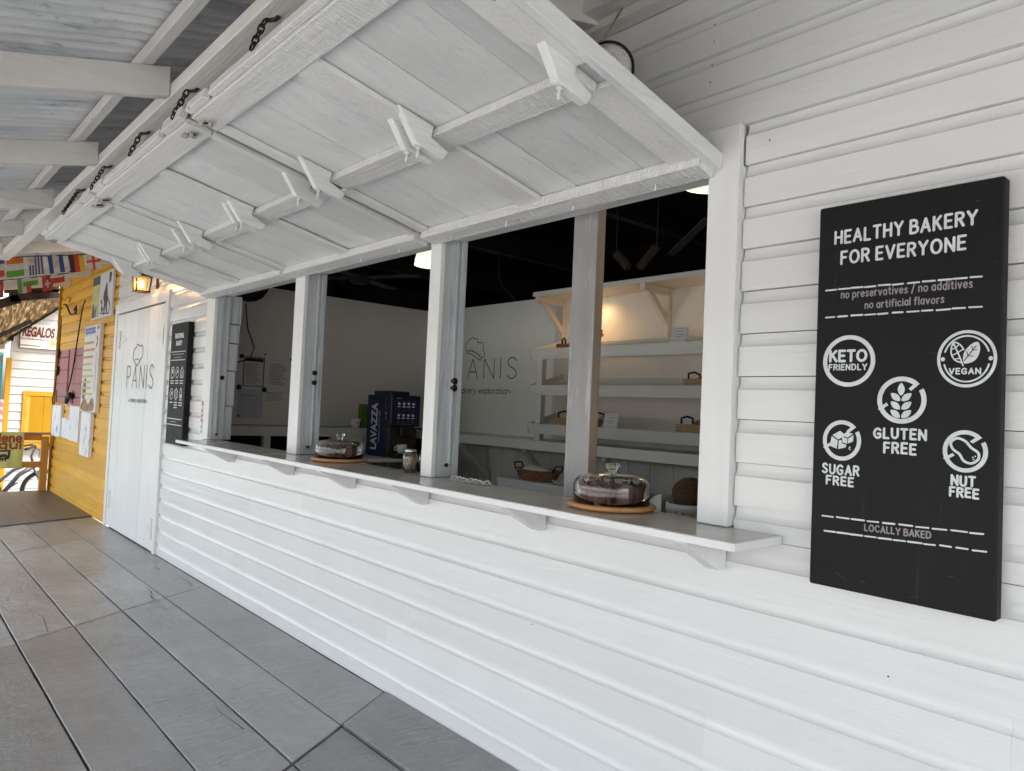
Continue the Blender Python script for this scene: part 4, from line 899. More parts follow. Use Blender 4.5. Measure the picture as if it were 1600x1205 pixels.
# notices on the left wall
def notice(name, label, y0, y1, z0, z1, mat, head=None, lines=8, k=0):
    o = thing(name, label, 'notice', (-7.199, (y0 + y1) / 2, z0), 'papers on the left room wall')
    x = -7.199 + k * .0012
    mb = MB(); mb.box(x, x + .001, y0, y1, z0, z1); mb.build('sheet', mat, o)
    ik = Ink(lambda u, v, d: (x + .001 + d, u, v))
    for i in range(lines):
        z_ = z1 - (z1 - z0) * (.22 + .68 * i / max(1, lines - 1)); ik.scribble(y0 + (y1 - y0) * .1, y0 + (y1 - y0) * random.uniform(.6, .92), z_, .01, .0028)
    ik.build('print', 'print', o)
    if head: mb = MB(); mb.box(x + .001, x + .0022, y0 + .004, y1 - .004, z1 - (z1 - z0) * .14, z1 - .004); mb.build('header', 'printdark', o)
notice('wall_notice', 'dark framed printed notice on the left room wall', .68, .875, 1.635, 1.918, 'paper', True, 12, 1)
mb = MB()
for a in ((.672, .679, 1.627, 1.926), (.876, .883, 1.627, 1.926), (.679, .876, 1.919, 1.926), (.679, .876, 1.627, 1.634)): mb.box(-7.199, -7.192, *a)
tag(mb.build('picture_frame', 'printdark', None), 'thin dark frame around the printed notice', 'frame')
notice('wall_notice', 'plain white letter sheet right of the framed notice', .92, 1.145, 1.635, 1.935, 'paper', False, 14, 1)
notice('wall_notice', 'small wide certificate below the white letter', .895, 1.15, 1.487, 1.60, 'paper', False, 5, 2)
notice('wall_notice', 'bluish blank sheet below the framed notice', .63, .885, 1.31, 1.60, 'paper2', False, 1, 1)
for i, (yy, zz, r) in enumerate(((.636, 1.614, .026), (.895, 1.600, .026), (.645, 1.925, .022), (1.17, 1.93, .018), (.885, 1.96, .011), (.645, 1.33, .011))):
    mb = MB(); mb.lathe([(r, -7.1965), (r, -7.188), (r * .7, -7.184), (.0001, -7.184)], (0, yy, zz), 16, 'x')
    tag(mb.build('round_magnet', 'wicker' if r < .012 else 'rubber', None), ['dark round magnet at the lower left of the framed notice', 'dark round magnet at the lower right of the framed notice', 'dark round magnet at the upper left of the framed notice', 'round magnet at the top right of the white letter', 'small cork coloured pin above the framed notice', 'small cork coloured pin at the foot of the bluish sheet'][i], 'magnet', 'round magnets on the left room wall')
# wall fan and pendants, ceiling fan
wf = thing('wall_fan', 'black round fan high on the left room wall', 'fan', (-7.05, .62, 2.62))
mb = MB(); mb.tube([(-7.05 + .0 * k, .62 + .2 * math.cos(k * .393), 2.66 + .2 * math.sin(k * .393)) for k in range(16)], .012, 8, True); mb.tube([(-7.03, .62 + .12 * math.cos(k * .393), 2.66 + .12 * math.sin(k * .393)) for k in range(16)], .006, 6, True); mb.build('cage', 'iron', wf)
mb = MB(); mb.lathe([(.19, -7.06), (.19, -7.055)], (0, .62, 2.66), 24, 'x'); mb.build('blade', 'rubber', wf)
mb = MB(); mb.lathe([(.0001, -7.0), (.04, -7.01), (.05, -7.054)], (0, .62, 2.66), 16, 'x'); mb.build('hub', 'iron', wf)
mb = MB(); mb.tube([(-7.1, .62, 2.44), (-7.12, .66, 2.2), (-7.15, .75, 2.02), (-7.16, .72, 1.9), (-7.16, .6, 1.86)], .006, 6); mb.build('cord', 'rubber', wf)
def pendant(label, cx, cy, zb, r, h, en):
    o = thing('pendant_lamp', label, 'lamp', (cx, cy, zb), 'pendant lamps with fluted glass shades')
    mb = MB(); prof = [(r, 0), (r * .97, h * .25), (r * .86, h * .6), (r * .62, h * .92), (r * .35, h), (r * .32, h * .98), (r * .58, h * .88), (r * .82, h * .58), (r * .93, h * .25), (r * .96, 0)]
    mb.lathe([(q, zb + z_) for q, z_ in prof] + [(r, zb)], (cx, cy, 0), 64, 'z', .018); mb.build('lamp_shade', 'lampglow', o)
    mb = MB(); mb.lathe([(r * .36, zb + h * .99), (r * .36, zb + h * 1.15), (.012, zb + h * 1.2), (.006, zb + h * 1.25), (.006, 3.6)], (cx, cy, 0), 12); mb.build('stem', 'iron', o)
    lamp_light('pendant_light', (cx, cy, zb + .02), en, (1, .97, .90), .05, o)
pendant('lit pendant lamp with pale green glass shade beside the middle post', -4.50, 1.0, 2.56, .125, .165, 3.2)
pendant('lit pendant lamp with fluted glass shade just left of the right window trim', -1.95, .8, 2.60, .13, .165, 2.4)
cf = thing('ceiling_fan', 'dark ceiling fan hanging in the black roof space', 'fan', (-5.93, 1.2, 2.6))
mb = MB(); mb.lathe([(.0001, 2.59), (.07, 2.60), (.10, 2.63), (.10, 2.69), (.05, 2.74), (.02, 2.76), (.012, 3.6)], (-5.93, 1.2, 0), 20); mb.build('motor', 'dark', cf)
for k in range(4):
    a = .5 + k * math.pi / 2; mb = MB(); mb.beam((-5.93 + .1 * math.cos(a), 1.2 + .1 * math.sin(a), 2.655), (-5.93 + .62 * math.cos(a), 1.2 + .62 * math.sin(a), 2.66), .12, .008); mb.build('blade', 'darkwall', cf)
jb = thing('fan_canopy', 'beige ceiling fan hub near the right window trim', 'fan', (-2.2, 1.25, 2.6))
mb = MB(); mb.lathe([(.0001, 2.565), (.035, 2.567), (.05, 2.58), (.055, 2.64), (.03, 2.66), (.01, 2.67), (.01, 3.6)], (-2.2, 1.25, 0), 24); mb.build('hub', 'beige', jb)
mb = MB(); mb.beam((-2.28, 1.28, 2.6), (-2.62, 1.42, 2.47), .05, .008); mb.build('blade', 'darkwall', jb)
rp = thing('rope_ornament', 'two brown rope wound rods crossed in the dark roof space', 'ornament', (-2.7, 1.2, 2.42))
for a, b_ in (((-2.56, 1.2, 2.47), (-2.68, 1.2, 2.36)), ((-2.86, 1.2, 2.47), (-2.76, 1.2, 2.37))):
    mb = MB(); A_ = Vector(a); B_ = Vector(b_)
    for k in range(9): mb.tube([A_.lerp(B_, (k + .1) / 9), A_.lerp(B_, (k + .5) / 9), A_.lerp(B_, (k + .9) / 9)], [.022, .027, .022], 10)
    mb.tube([A_, A_ + Vector((0, .0, 1.1))], .003, 5); mb.build('wound_rod', 'rope', rp)
for i, (pp, lab) in enumerate((([(-4.9, 2.0, 3.6), (-4.905, 2.0, 2.72), (-4.85, 2.0, 2.595), (-4.72, 2.05, 2.465)], 'thin chain hanging in the dark above the lettered wall'),)):
    mb = MB()
    for a, b_ in zip(pp, pp[1:]): chain(mb, a, b_, .03, .016, .0025)
    tag(mb.build('hanging_chain', 'iron', None), lab, 'chain')
# bakery shelves
bs = thing('bread_shelf', 'three tier slatted white bread display shelf on the back counter', 'shelf', (-3.2, 2.6, 1.24))
XL, XR = -4.91, -1.2
for zf, zk in ((1.98, 2.165), (1.652, 1.835), (1.30, 1.485)):
    mb = MB(); mb.prism([(2.425, zf + .092), (2.455, zf), (2.47, zf), (2.44, zf + .092)], YZ, XL + .005, XR); mb.build('front_rail', 'shelf', bs, .002)
    mb = MB(); n = 8
    for i in range(n):
        yy = 2.475 + i * .05; z_ = zf + .04 + (zk - zf - .04) * i / (n - 1); mb.box(XL + .03, XR, yy, yy + .043, z_ - .010, z_)
    mb.build('slat', 'shelf', bs)
    mb = MB(); mb.prism([(2.44, zf), (2.86, zk - .06), (2.86, zk + .03), (2.43, zf + .09)], YZ, XL - .012, XL + .004); mb.build('side_board', 'shelf', bs)
for z0, z1 in ((1.745, 1.979), (1.395, 1.651), (1.24, 1.299)):
    for xx in (-4.86, -1.6): mb = MB(); mb.box(xx, xx + .07, 2.475, 2.53, z0, z1); mb.build('upright', 'shelf', bs)
hd = thing('shelf_hood', 'cream overhead shelf on triangular brackets with a warm downlight', 'shelf', (-3.2, 2.7, 2.57))
mb = MB(); mb.box(-4.96, 1.0, 2.49, 2.866, 2.575, 2.605); mb.build('hood_board', 'shelfcream', hd, .002)
mb = MB(); mb.box(-4.96, 1.0, 2.478, 2.4895, 2.57, 2.61); mb.build('edge_strip', 'shelf', hd)
for xx in (-4.95, -3.72, -2.3):
    mb = MB(); mb.box(xx, xx + .05, 2.5, 2.83, 2.515, 2.574); mb.box(xx, xx + .05, 2.831, 2.867, 2.15, 2.574); mb.beam((xx + .025, 2.58, 2.53), (xx + .025, 2.84, 2.28), .045, .05); mb.build('bracket', 'shelfcream', hd, .002)
mb = MB(); mb.lathe([(.045, 2.570), (.045, 2.5745), (.0001, 2.5746)], (-4.40, 2.72, 0), 24); dl = mb.build('downlight_ring', 'steel', hd)
mb = MB(); mb.lathe([(.0001, 2.567), (.034, 2.568), (.036, 2.5695)], (-4.40, 2.72, 0), 24); mb.build('downlight', 'spot', dl)
lamp_light('downlight_beam', (-4.40, 2.715, 2.555), 1.7, (1, .62, .28), .05, hd, 165)
lamp_light('downlight_beam', (-2.9, 2.715, 2.555), 1.6, (1, .62, .28), .05, hd, 165)
def card(label, x0, z0, wd, ht, yy, lean=.03):
    o = thing('price_card', label, 'card', (x0, yy, z0), 'white price cards on the bread shelf')
    mb = MB(); mb.add([(x0, yy, z0), (x0 + wd, yy, z0), (x0 + wd, yy + lean, z0 + ht), (x0, yy + lean, z0 + ht), (x0, yy + .002, z0), (x0 + wd, yy + .002, z0), (x0 + wd, yy + lean + .002, z0 + ht), (x0, yy + lean + .002, z0 + ht)], [(0, 1, 2, 3), (7, 6, 5, 4), (0, 4, 5, 1), (1, 5, 6, 2), (2, 6, 7, 3), (3, 7, 4, 0)]); mb.build('sheet', 'paper', o)
    ik = Ink(lambda u, v, d: (x0 + u, yy + lean * v / ht - d, z0 + v))
    m_ = .012; ik.line([(m_, m_), (wd - m_, m_), (wd - m_, ht - m_), (m_, ht - m_)], .0009, False, True)
    ik.scribble(wd * .3, wd * .7, ht * .72, .006, .002); ik.scribble(wd * .22, wd * .8, ht * .5, .006, .002); ik.scribble(wd * .35, wd * .65, ht * .36, .006, .002)
    ik.build('print', 'print', o)
    return o
card('price card standing on the top tier under the warm light', -3.36, 2.072, .155, .115, 2.43)
card('price card standing on the lowest tier of the bread shelf', -4.0, 1.392, .155, .115, 2.43)
card('price card low behind the nearer cake dome', -2.72, 1.02, .12, .09, 1.9)
def basket(name, label, x0, x1, y0, y1, z, h, wood=True, bread=True, tilt=0):
    o = thing(name, label, 'basket', ((x0 + x1) / 2, (y0 + y1) / 2, z), 'bread baskets on the shelves')
    mb = MB(); t_ = .008
    mb.box(x0, x1, y0, y1, z, z + t_); mb.box(x0, x1, y0, y0 + t_, z + t_, z + h); mb.box(x0, x1, y1 - t_, y1, z + t_, z + h); mb.box(x0, x0 + t_, y0 + t_, y1 - t_, z + t_, z + h); mb.box(x1 - t_, x1, y0 + t_, y1 - t_, z + t_, z + h)
    for k in range(3): mb.tube([(x0 - .004, y0 - .004, z + h * (k + .5) / 3), (x1 + .004, y0 - .004, z + h * (k + .5) / 3), (x1 + .004, y1 + .004, z + h * (k + .5) / 3), (x0 - .004, y1 + .004, z + h * (k + .5) / 3)], .007, 6, True)
    mb.build('tray', 'wicker_light' if wood else 'wicker', o)
    for xx in (x0, x1):
        mb = MB(); mb.tube([(xx, y0 + .06, z + h), (xx, y0 + .06, z + h + .045), (xx, (y0 + y1) / 2, z + h + .06), (xx, y1 - .06, z + h + .045), (xx, y1 - .06, z + h)], .008, 8); mb.build('handle', 'iron', o)
    if bread:
        mb = MB()
        for k in range(8): mb.blob((random.uniform(x0 + .06, x1 - .06), random.uniform(y0 + .05, y1 - .05), z + h * 1.05), (.055, .045, .034), 10, 6, .08)
        tag(mb.build('bread_rolls', 'bread', None), 'brown crusty rolls in the ' + label.replace('straw tray basket', 'basket'), 'bread')
    return o
basket('bread_basket', 'straw tray basket at the right of the middle tier', -3.25, -2.75, 2.48, 2.75, 1.735, .06)
basket('bread_basket', 'straw tray basket at the right of the lowest tier', -3.30, -2.80, 2.48, 2.75, 1.395, .06)
basket('bread_basket', 'straw tray basket on the lowest tier behind the inner post', -4.62, -4.20, 2.48, 2.75, 1.395, .06)
fb = basket('flower_basket', 'small dark basket on the top tier half hidden by the inner post', -4.62, -4.32, 2.49, 2.65, 2.075, .04, False, False)
fl = thing('orange_flower', 'orange paper flower standing on the top tier right of the inner post', 'flower', (-4.16, 2.5, 2.075))
mb = MB()
for k in range(9): mb.blob((-4.14 + random.uniform(-.03, .03), 2.5 + random.uniform(-.02, .02), 2.19 + random.uniform(-.02, .025)), (.022, .02, .018), 8, 5, .2)
mb.build('bloom', 'petal', fl)
mb = MB(); mb.tube([(-4.17, 2.5, 2.075), (-4.155, 2.5, 2.12), (-4.14, 2.5, 2.18)], .004, 6); mb.build('stem', 'wicker', fl)
# bench with wicker basket
bn = thing('low_bench', 'grey white bench in front of the back counter holding a wicker basket', 'bench', (-4.2, 2.05, 0))
mb = MB(); mb.box(-4.78, -3.4, 1.98, 2.36, .90, .925); mb.box(-4.77, -3.4, 1.985, 2.01, .83, .899); mb.build('seat', 'shelf', bn, .003)
for xx in (-4.76, -3.5):
    for yy in (1.99, 2.3): mb = MB(); mb.box(xx, xx + .05, yy, yy + .05, 0, .899); mb.build('leg', 'shelf', bn)
wb = thing('wicker_basket', 'oval brown wicker basket with loop handles on the low bench', 'basket', (-4.42, 2.1, .925))
mb = MB(); n = 28; v = []; f = []
for i in range(7):
    for k in range(n):
        a = 2 * math.pi * k / n; q = 1 + .25 * i / 6 + (.025 if (k + i) % 2 else -.025); v.append((-4.42 + .19 * q * math.cos(a), 2.12 + .10 * q * math.sin(a), .926 + .085 * i / 6))
for i in range(6):
    for k in range(n): f.append((i * n + k, i * n + (k + 1) % n, (i + 1) * n + (k + 1) % n, (i + 1) * n + k))
f.append(tuple(range(n))[::-1]); mb.add(v, f); mb.build('woven_body', 'wicker', wb)
mb = MB(); mb.tube([(-4.42 + .24 * math.cos(.2244 * k), 2.12 + .127 * math.sin(.2244 * k), 1.012) for k in range(28)], .009, 6, True); mb.build('rim', 'wicker', wb)
for sx in (-1, 1): mb = MB(); mb.tube([(-4.42 + sx * .225, 2.07, 1.01), (-4.42 + sx * .25, 2.08, 1.06), (-4.42 + sx * .25, 2.16, 1.06), (-4.42 + sx * .225, 2.17, 1.01)], .007, 6); mb.build('handle', 'iron', wb)
mb = MB(); mb.blob((-4.44, 2.12, 1.0), (.17, .09, .045), 14, 8, .12); mb.build('cloth_lining', 'cloth', wb)
mb = MB()
for k in range(10):
    a = k * .7; mb.tube([(-4.08 + .07 * math.cos(a), 2.06 + .04 * math.sin(a), .934), (-4.08 + .09 * math.cos(a + .6), 2.06 + .05 * math.sin(a + .6), .955), (-4.08 + .06 * math.cos(a + 1.3), 2.06 + .04 * math.sin(a + 1.3), .933)], .006, 5)
tag(mb.build('ribbon_coil', 'cloth', None), 'loose coil of pale ribbon on the bench right of the wicker basket', 'ribbon')
# coconut in a slatted bucket
st = thing('side_stand', 'white plank stand behind the right end of the counter', 'stand', (-2.1, 1.1, 0))
mb = MB(); mb.box(-2.6, -1.4, .62, 1.1, .845, .875); mb.box(-2.58, -1.4, 1.10, 1.12, .6, .90); mb.build('top', 'shelf', st)
for xx in (-2.55, -1.5): mb = MB(); mb.box(xx, xx + .06, .66, .72, 0, .844); mb.build('leg', 'shelf', st)
bk = thing('slatted_bucket', 'round whitewashed slatted bucket behind the right end of the counter', 'bucket', (-2.02, .82, .876))
mb = MB()
for k in range(18):
    a = 2 * math.pi * k / 18; c_, s_ = math.cos(a), math.sin(a)
    mb.beam((-2.02 + .085 * c_, .82 + .085 * s_, .877), (-2.02 + .102 * c_, .82 + .102 * s_, 1.09), .026, .008, (c_, s_, 0))
mb.build('slats', 'shelf', bk)
mb = MB(); mb.lathe([(.098, 1.065), (.108, 1.065), (.109, 1.10), (.099, 1.10), (.098, 1.065)], (-2.02, .82, 0), 28); mb.build('hoop', 'shelf', bk)
mb = MB(); mb.blob((-2.015, .82, 1.14), (.088, .088, .082), 22, 14, .02); tag(mb.build('coconut', 'coconut', None), 'brown hairy coconut resting on the slatted bucket', 'coconut')
mb = MB(); mb.add([(-2.42, 1.0, 1.02), (-2.30, .98, 1.03), (-2.33, 1.02, 1.10), (-2.40, 1.05, 1.08), (-2.42, 1.0, .876), (-2.30, .98, .876)], [(0, 1, 2, 3), (4, 5, 1, 0)]); tag(mb.build('paper_bag', 'shelf', None), 'crumpled grey paper bag on the stand left of the coconut', 'paper bag')

# ================================================================== YELLOW BUILDING
yb = thing('yellow_building', 'ochre yellow clapboard building beyond the double door', 'building', (-11, 0, 0))
mb = MB(); siding(mb, -12.69, -9.352, .0, 3.1, -.004, False); mb.build('siding', 'yellow', yb, 0, 42)
mb = MB(); mb.box(-12.75, -9.352, .036, .06, 0, 3.4); mb.box(-12.75, -12.70, .06, 3, 0, 3.4); mb.build('wall_backing', 'yellow', yb)
mb = MB(); mb.box(-12.76, -12.691, -.03, .06, 0, 3.2); mb.build('corner_board', 'yellow_z', yb, .004)
for x0, x1, lab in ((-12.55, -11.80, 'left red shutter'), (-11.43, -10.80, 'right red shutter')):
    mb = MB(); n = 3
    for i in range(n): mb.box(x0 + (x1 - x0) * i / n + .002, x0 + (x1 - x0) * (i + 1) / n - .002, -.028, -.006, 1.32, 2.085)
    sh = mb.build('shutter', 'redshut', yb, .003)
    mb = MB()
    for z_ in (1.42, 1.98): mb.box(x0 + .03, x1 - .03, -.034, -.0285, z_ - .006, z_ + .006); mb.box(x0 + .08, x0 + .11, -.036, -.0285, z_ - .09, z_ + .09)
    for z_ in (1.6, 1.8): mb.box(x0 + .002, x1 - .002, -.0305, -.0285, z_ - .005, z_ + .005)
    mb.build('hinge', 'iron', sh)
mb = MB(); mb.box(-11.79, -11.44, -.012, -.005, 1.3, 2.1); mb.build('shutter_jamb', 'redshut', yb)
# things on the yellow wall
po = thing('wall_poster', 'tall framed photo poster of a dark figure high on the yellow wall', 'poster', (-10, -.03, 2.41))
mb = MB(); mb.box(-10.505, -9.485, -.034, -.006, 2.41, 2.962); mb.build('board', 'paper', po, .003)
mb = MB(); mb.box(-10.49, -10.13, -.0365, -.0345, 2.43, 2.84); mb.build('picture_left', plain('poster_olive', (.50, .48, .20), .6, var=.3, scale=6), po)
mb = MB(); mb.box(-10.49, -10.13, -.0365, -.0345, 2.8405, 2.95); mb.build('picture_top', plain('poster_dark', (.08, .08, .07), .6, var=.6, scale=14), po)
ik = Ink(lambda u, v, d: (u, -.0345 - d, v))
ik.fill([(-9.83, 2.78), (-9.78, 2.83), (-9.74, 2.78), (-9.71, 2.68), (-9.66, 2.62), (-9.70, 2.56), (-9.69, 2.46), (-9.74, 2.45), (-9.78, 2.54), (-9.83, 2.44), (-9.88, 2.45), (-9.86, 2.58), (-9.92, 2.66)], True)
ik.fill([(-9.68, 2.94), (-9.56, 2.93), (-9.58, 2.82), (-9.66, 2.80)]); ik.line([(-10.02, 2.62), (-9.96, 2.58), (-9.98, 2.5), (-9.9, 2.52)], .02, True); ik.line([(-9.64, 2.6), (-9.56, 2.52), (-9.6, 2.46)], .016, True); ik.line([(-10.05, 2.47), (-9.6, 2.44)], .008)
ik.build('picture_right', plain('poster_figure', (.06, .05, .045), .6, var=.5, scale=20), po)
ik = Ink(lambda u, v, d: (u, -.0366 - d, v)); ik.fill([(-10.47, 2.44), (-10.33, 2.44), (-10.36, 2.58), (-10.44, 2.60)], True); ik.line([(-10.3, 2.46), (-10.26, 2.55)], .03); ik.scribble(-10.46, -10.2, 2.9, .02, .01); ik.build('picture_detail', plain('poster_shadow', (.10, .07, .09), .6, var=.5, scale=20), po)
mn = thing('menu_board', 'tall pale hand painted menu board on the yellow wall', 'menu board', (-10.3, -.03, 1.25))
mb = MB(); mb.box(-10.73, -9.90, -.05, -.006, 1.25, 2.335); mb.build('board', paint('pale_menu_board', (.62, .62, .60), 'x', .6, .1, (.62, .55, .38), .55, bstr=.1), mn, .003)
Fm = lambda u, v, d: (u, -.05 - d, v)
ik = Ink(Fm)
for q in (0, .05): ik.scribble(-10.68, -10.14, 2.25 + q * .9, .05, .016)
ik.line([(-10.66, 2.22), (-10.62, 2.31), (-10.55, 2.22), (-10.5, 2.31), (-10.42, 2.22), (-10.36, 2.31), (-10.3, 2.23), (-10.22, 2.3), (-10.16, 2.23)], .012); ik.build('title_lettering', plain('menu_blue_ink', (.10, .13, .38), .6), mn)
ik = Ink(Fm)
for i in range(3): ik.scribble(-10.70, -10.2 + .08 * (i % 2), 2.12 - i * .09, .03, .016)
ik.build('menu_lines', plain('menu_orange_ink', (.55, .22, .06), .6), mn)
ik = Ink(Fm)
for i in range(6): ik.scribble(-10.71, -10.25 + .06 * (i % 3), 1.85 - i * .075, .03, .014)
ik.build('menu_lines', plain('menu_ochre_ink', (.55, .42, .10), .6), mn)
ik = Ink(Fm); ik.line([(-10.03, 2.29), (-9.96, 2.30)], .018); ik.line([(-10.03, 2.18), (-9.99, 2.13), (-10.04, 2.07)], .02, True); ik.line([(-10.02, 1.98), (-10.0, 1.7), (-10.02, 1.5)], .008); ik.fill([(-10.62, 1.62), (-10.5, 1.68), (-10.46, 1.5), (-10.56, 1.4), (-10.66, 1.45)], True)
ik.build('menu_drawing', plain('menu_dark_ink', (.12, .08, .09), .6, var=.6, scale=20), mn)
ik = Ink(Fm); ik.fill([(-10.68, 1.27), (-10.05, 1.27), (-10.0, 1.38), (-10.12, 1.43), (-10.3, 1.35), (-10.5, 1.42), (-10.66, 1.36)], True); ik.build('menu_drawing', plain('menu_brown_ink', (.30, .14, .06), .6, var=.5, scale=12), mn)
for x0, x1, z0, z1, dd, lab in ((-12.60, -11.99, .84, 1.29, .04, 'widest weathered white board below the left red shutter'), (-11.985, -11.44, .845, 1.12, .02, 'short grey stained board between two taller weathered boards'), (-11.37, -10.80, .838, 1.305, .04, 'weathered white board with peeling patches under the right red shutter'), (-10.63, -10.115, .695, 1.245, .045, 'lowest peeling white board under the menu board')):
    mb = MB(); mb.box(x0, x1, -.006 - dd, -.006, z0, z1); b_ = tag(mb.build('weathered_board', 'weathered', None, .004), lab, 'board', 'weathered boards on the yellow wall')
mb = MB(); pp = smooth_pts([(0, 2.69), (1, 2.60), (2, 2.2), (3, 1.75), (4, 1.50)]); pts = [(-10.82 - .76 * (q[0] / 4) ** 1.2, -.05, q[1]) for q in pp]
mb.tube(pts, .009, 8); tag(mb.build('iron_rod', 'iron', None), 'long bent black iron rod leaning across the red shutters', 'rod')
hk = thing('iron_bracket', 'scrolled black wrought iron bracket by the corner of the yellow wall', 'bracket', (-12.1, -.06, 2.65))
mb = MB(); mb.tube([(q[0], -.06, q[1]) for q in smooth_pts([(-12.19, 2.746), (-12.02, 2.73), (-11.865, 2.665), (-11.72, 2.59), (-11.55, 2.555), (-11.38, 2.56), (-11.29, 2.61), (-11.36, 2.645), (-11.44, 2.61)])], .012, 8); mb.build('scroll', 'iron', hk)
mb = MB(); mb.tube([(-11.30, -.06, 2.54), (-11.30, -.06, 2.67)], .007, 6); mb.tube([(q[0], -.06, q[1]) for q in smooth_pts([(-12.19, 2.80), (-11.95, 2.83), (-11.75, 2.80), (-11.80, 2.75)])], .006, 6); mb.build('bar', 'iron', hk)
pk = thing('old_tool', 'rusty black iron padlock and hasp hanging between the red shutters', 'padlock', (-11.45, -.06, 1.4))
mb = MB(); mb.blob((-11.32, -.07, 1.44), (.13, .04, .05), 10, 6, .2); mb.blob((-11.55, -.06, 1.375), (.07, .03, .05), 10, 6, .2); mb.build('body', 'iron', pk)
mb = MB(); mb.tube([(-11.6, -.06, 1.40), (-11.45, -.06, 1.47), (-11.2, -.06, 1.42)], .014, 6); mb.build('shackle', 'iron', pk)
mb = MB(); mb.box(-11.52, -11.40, -.03, -.006, 1.10, 1.33); tag(mb.build('small_plaque', paint('pinkish_tag', (.62, .40, .36), 'z', .6, .15), None), 'narrow pinkish tag below the old padlock', 'plaque')
mb = MB(); mb.tube([(-12.35, -.05, 2.55), (-12.38, -.045, 2.1), (-12.42, -.05, 1.75), (-12.55, -.045, 1.5), (-12.66, -.05, 1.38), (-12.6, -.05, 1.29), (-12.5, -.05, 1.31)], .007, 6)
for z_ in (2.05, 1.8): mb.tube([(-12.40, -.05, z_ + .06), (-12.37, -.05, z_), (-12.43, -.05, z_ - .07)], .02, 6)
tag(mb.build('hanging_wire', 'iron', None), 'thin knotted black wire hanging beside the left red shutter', 'wire')

# ================================================================== RAILING, BANNER, BICYCLE
rl = thing('porch_railing', 'brown ochre porch railing at the end of the platform', 'railing', (-12.69, -.5, 0))
mb = MB(); mb.box(-12.72, -12.64, -.150, -.055, .012, .81); mb.build('post', 'rail', rl, .004)
mb = MB(); mb.box(-12.73, -12.62, -3.2, -.032, .84, .872); mb.build('top_rail', 'redbrown', rl, .003)
mb = MB(); mb.box(-12.71, -12.65, -3.2, -.152, .755, .838); mb.build('under_rail', 'rail', rl, .003)
mb = MB(); mb.box(-12.71, -12.65, -3.2, -.152, .355, .445); mb.build('lower_rail', 'rail', rl, .003)
mb = MB(); mb.beam((-12.63, -.05, .63), (-12.63, -.012, .835), .03, .06, (1, 0, 0)); mb.build('brace', 'rail', rl)
mb = MB(); mb.box(-12.72, -12.64, -1.6, -1.5, .012, .81); mb.build('post', 'rail', rl, .004)
bn_ = thing('cloth_banner', 'pale lime cloth banner with red lettering draped over the railing', 'banner', (-12.62, -.7, .86))
mb = MB(); ny, nz = 26, 14; v = []; f = []
for i in range(ny + 1):
    for j in range(nz + 1):
        yy = -1.15 + .775 * i / ny; zz = .874 - .51 * j / nz
        xx = -12.612 + (.012 * math.sin(yy * 18 + j * .4) + .008 * math.sin(yy * 41)) * (j / nz) ** .7
        v.append((xx, yy, zz + (.004 * math.sin(yy * 20) if j == nz else 0)))
for i in range(ny):
    for j in range(nz): f.append((i * (nz + 1) + j, (i + 1) * (nz + 1) + j, (i + 1) * (nz + 1) + j + 1, i * (nz + 1) + j + 1))
mb.add(v, f, True); mb.build('cloth', 'lime', bn_)
FB = lambda u, v, d: (-12.612 + .002 + d + (.012 * math.sin(u * 18 + (.874 - v) / .51 * 14 * .4) + .008 * math.sin(u * 41)) * (max(0, .874 - v) / .51) ** .7, u, v)
ik = Ink(FB, .003); ik.text('dene', -.72, -.41, .735, .115, .013, gap=1.5); ik.text('Or', -.98, -.80, .735, .10, .012)
ik.text('qui', -.66, -.415, .64, .105, .013, gap=1.5); ik.text('A', -.86, -.76, .64, .09, .012); ik.build('lettering', 'redink', bn_)
ik = Ink(FB, .003); ik.line([(-.78, .605), (-.535, .605)], .012); ik.line([(-.545, .60), (-.545, .53)], .014); ik.line([(-.76, .60), (-.77, .5), (-.72, .48), (-.55, .50)], .012); ik.line([(-.66, .52), (-.6, .54), (-.56, .51)], .022, True)
for k in range(5): ik.line([(-.70 + k * .03, .49), (-.705 + k * .03, .46)], .007)
ik.build('drawing', 'ink', bn_)
bk_ = thing('bicycle', 'grey bicycle with thick black tyres parked behind the railing', 'bicycle', (-14, -.4, -.47))
BYC = lambda y, z, x=-14: (x, y, z)
for wy, lab in ((.14, 'front'), (-.98, 'rear')):
    mb = MB(); mb.tube([BYC(wy + .31 * math.cos(k * .2094), -.135 + .31 * math.sin(k * .2094)) for k in range(30)], .03, 8, True); wh = mb.build('wheel', 'rubber', bk_)
    mb = MB(); mb.tube([BYC(wy + .275 * math.cos(k * .2094), -.135 + .275 * math.sin(k * .2094)) for k in range(30)], .012, 6, True)
    for k in range(12): mb.tube([BYC(wy, -.135), BYC(wy + .275 * math.cos(k * .5236), -.135 + .275 * math.sin(k * .5236))], .0025, 4)
    mb.build('rim', 'steel', wh)
mb = MB(); mb.tube([BYC(-.05, .24), BYC(-.22, .12), BYC(-.40, -.14)], .034, 8); mb.tube([BYC(-.06, .30), BYC(-.30, .20), BYC(-.52, -.02), BYC(-.55, -.12)], .026, 8); mb.tube([BYC(-.40, -.14), BYC(-.98, -.135)], .014, 6); mb.tube([BYC(-.45, -.12), BYC(-.60, .36)], .018, 8); mb.tube([BYC(-.58, .28), BYC(-.98, -.135)], .012, 6); mb.tube([BYC(-.23, .0), BYC(-.36, -.1)], .014, 6); mb.build('frame', 'bikeframe', bk_)
mb = MB()
for sx in (-.05, .05): mb.tube([(-14 + sx, -.02, .22), (-14 + sx, .14, -.135)], .014, 8)
mb.tube([BYC(-.02, .22), BYC(-.07, .42), BYC(-.02, .56)], .02, 8); mb.build('fork', 'bikeframe', bk_)
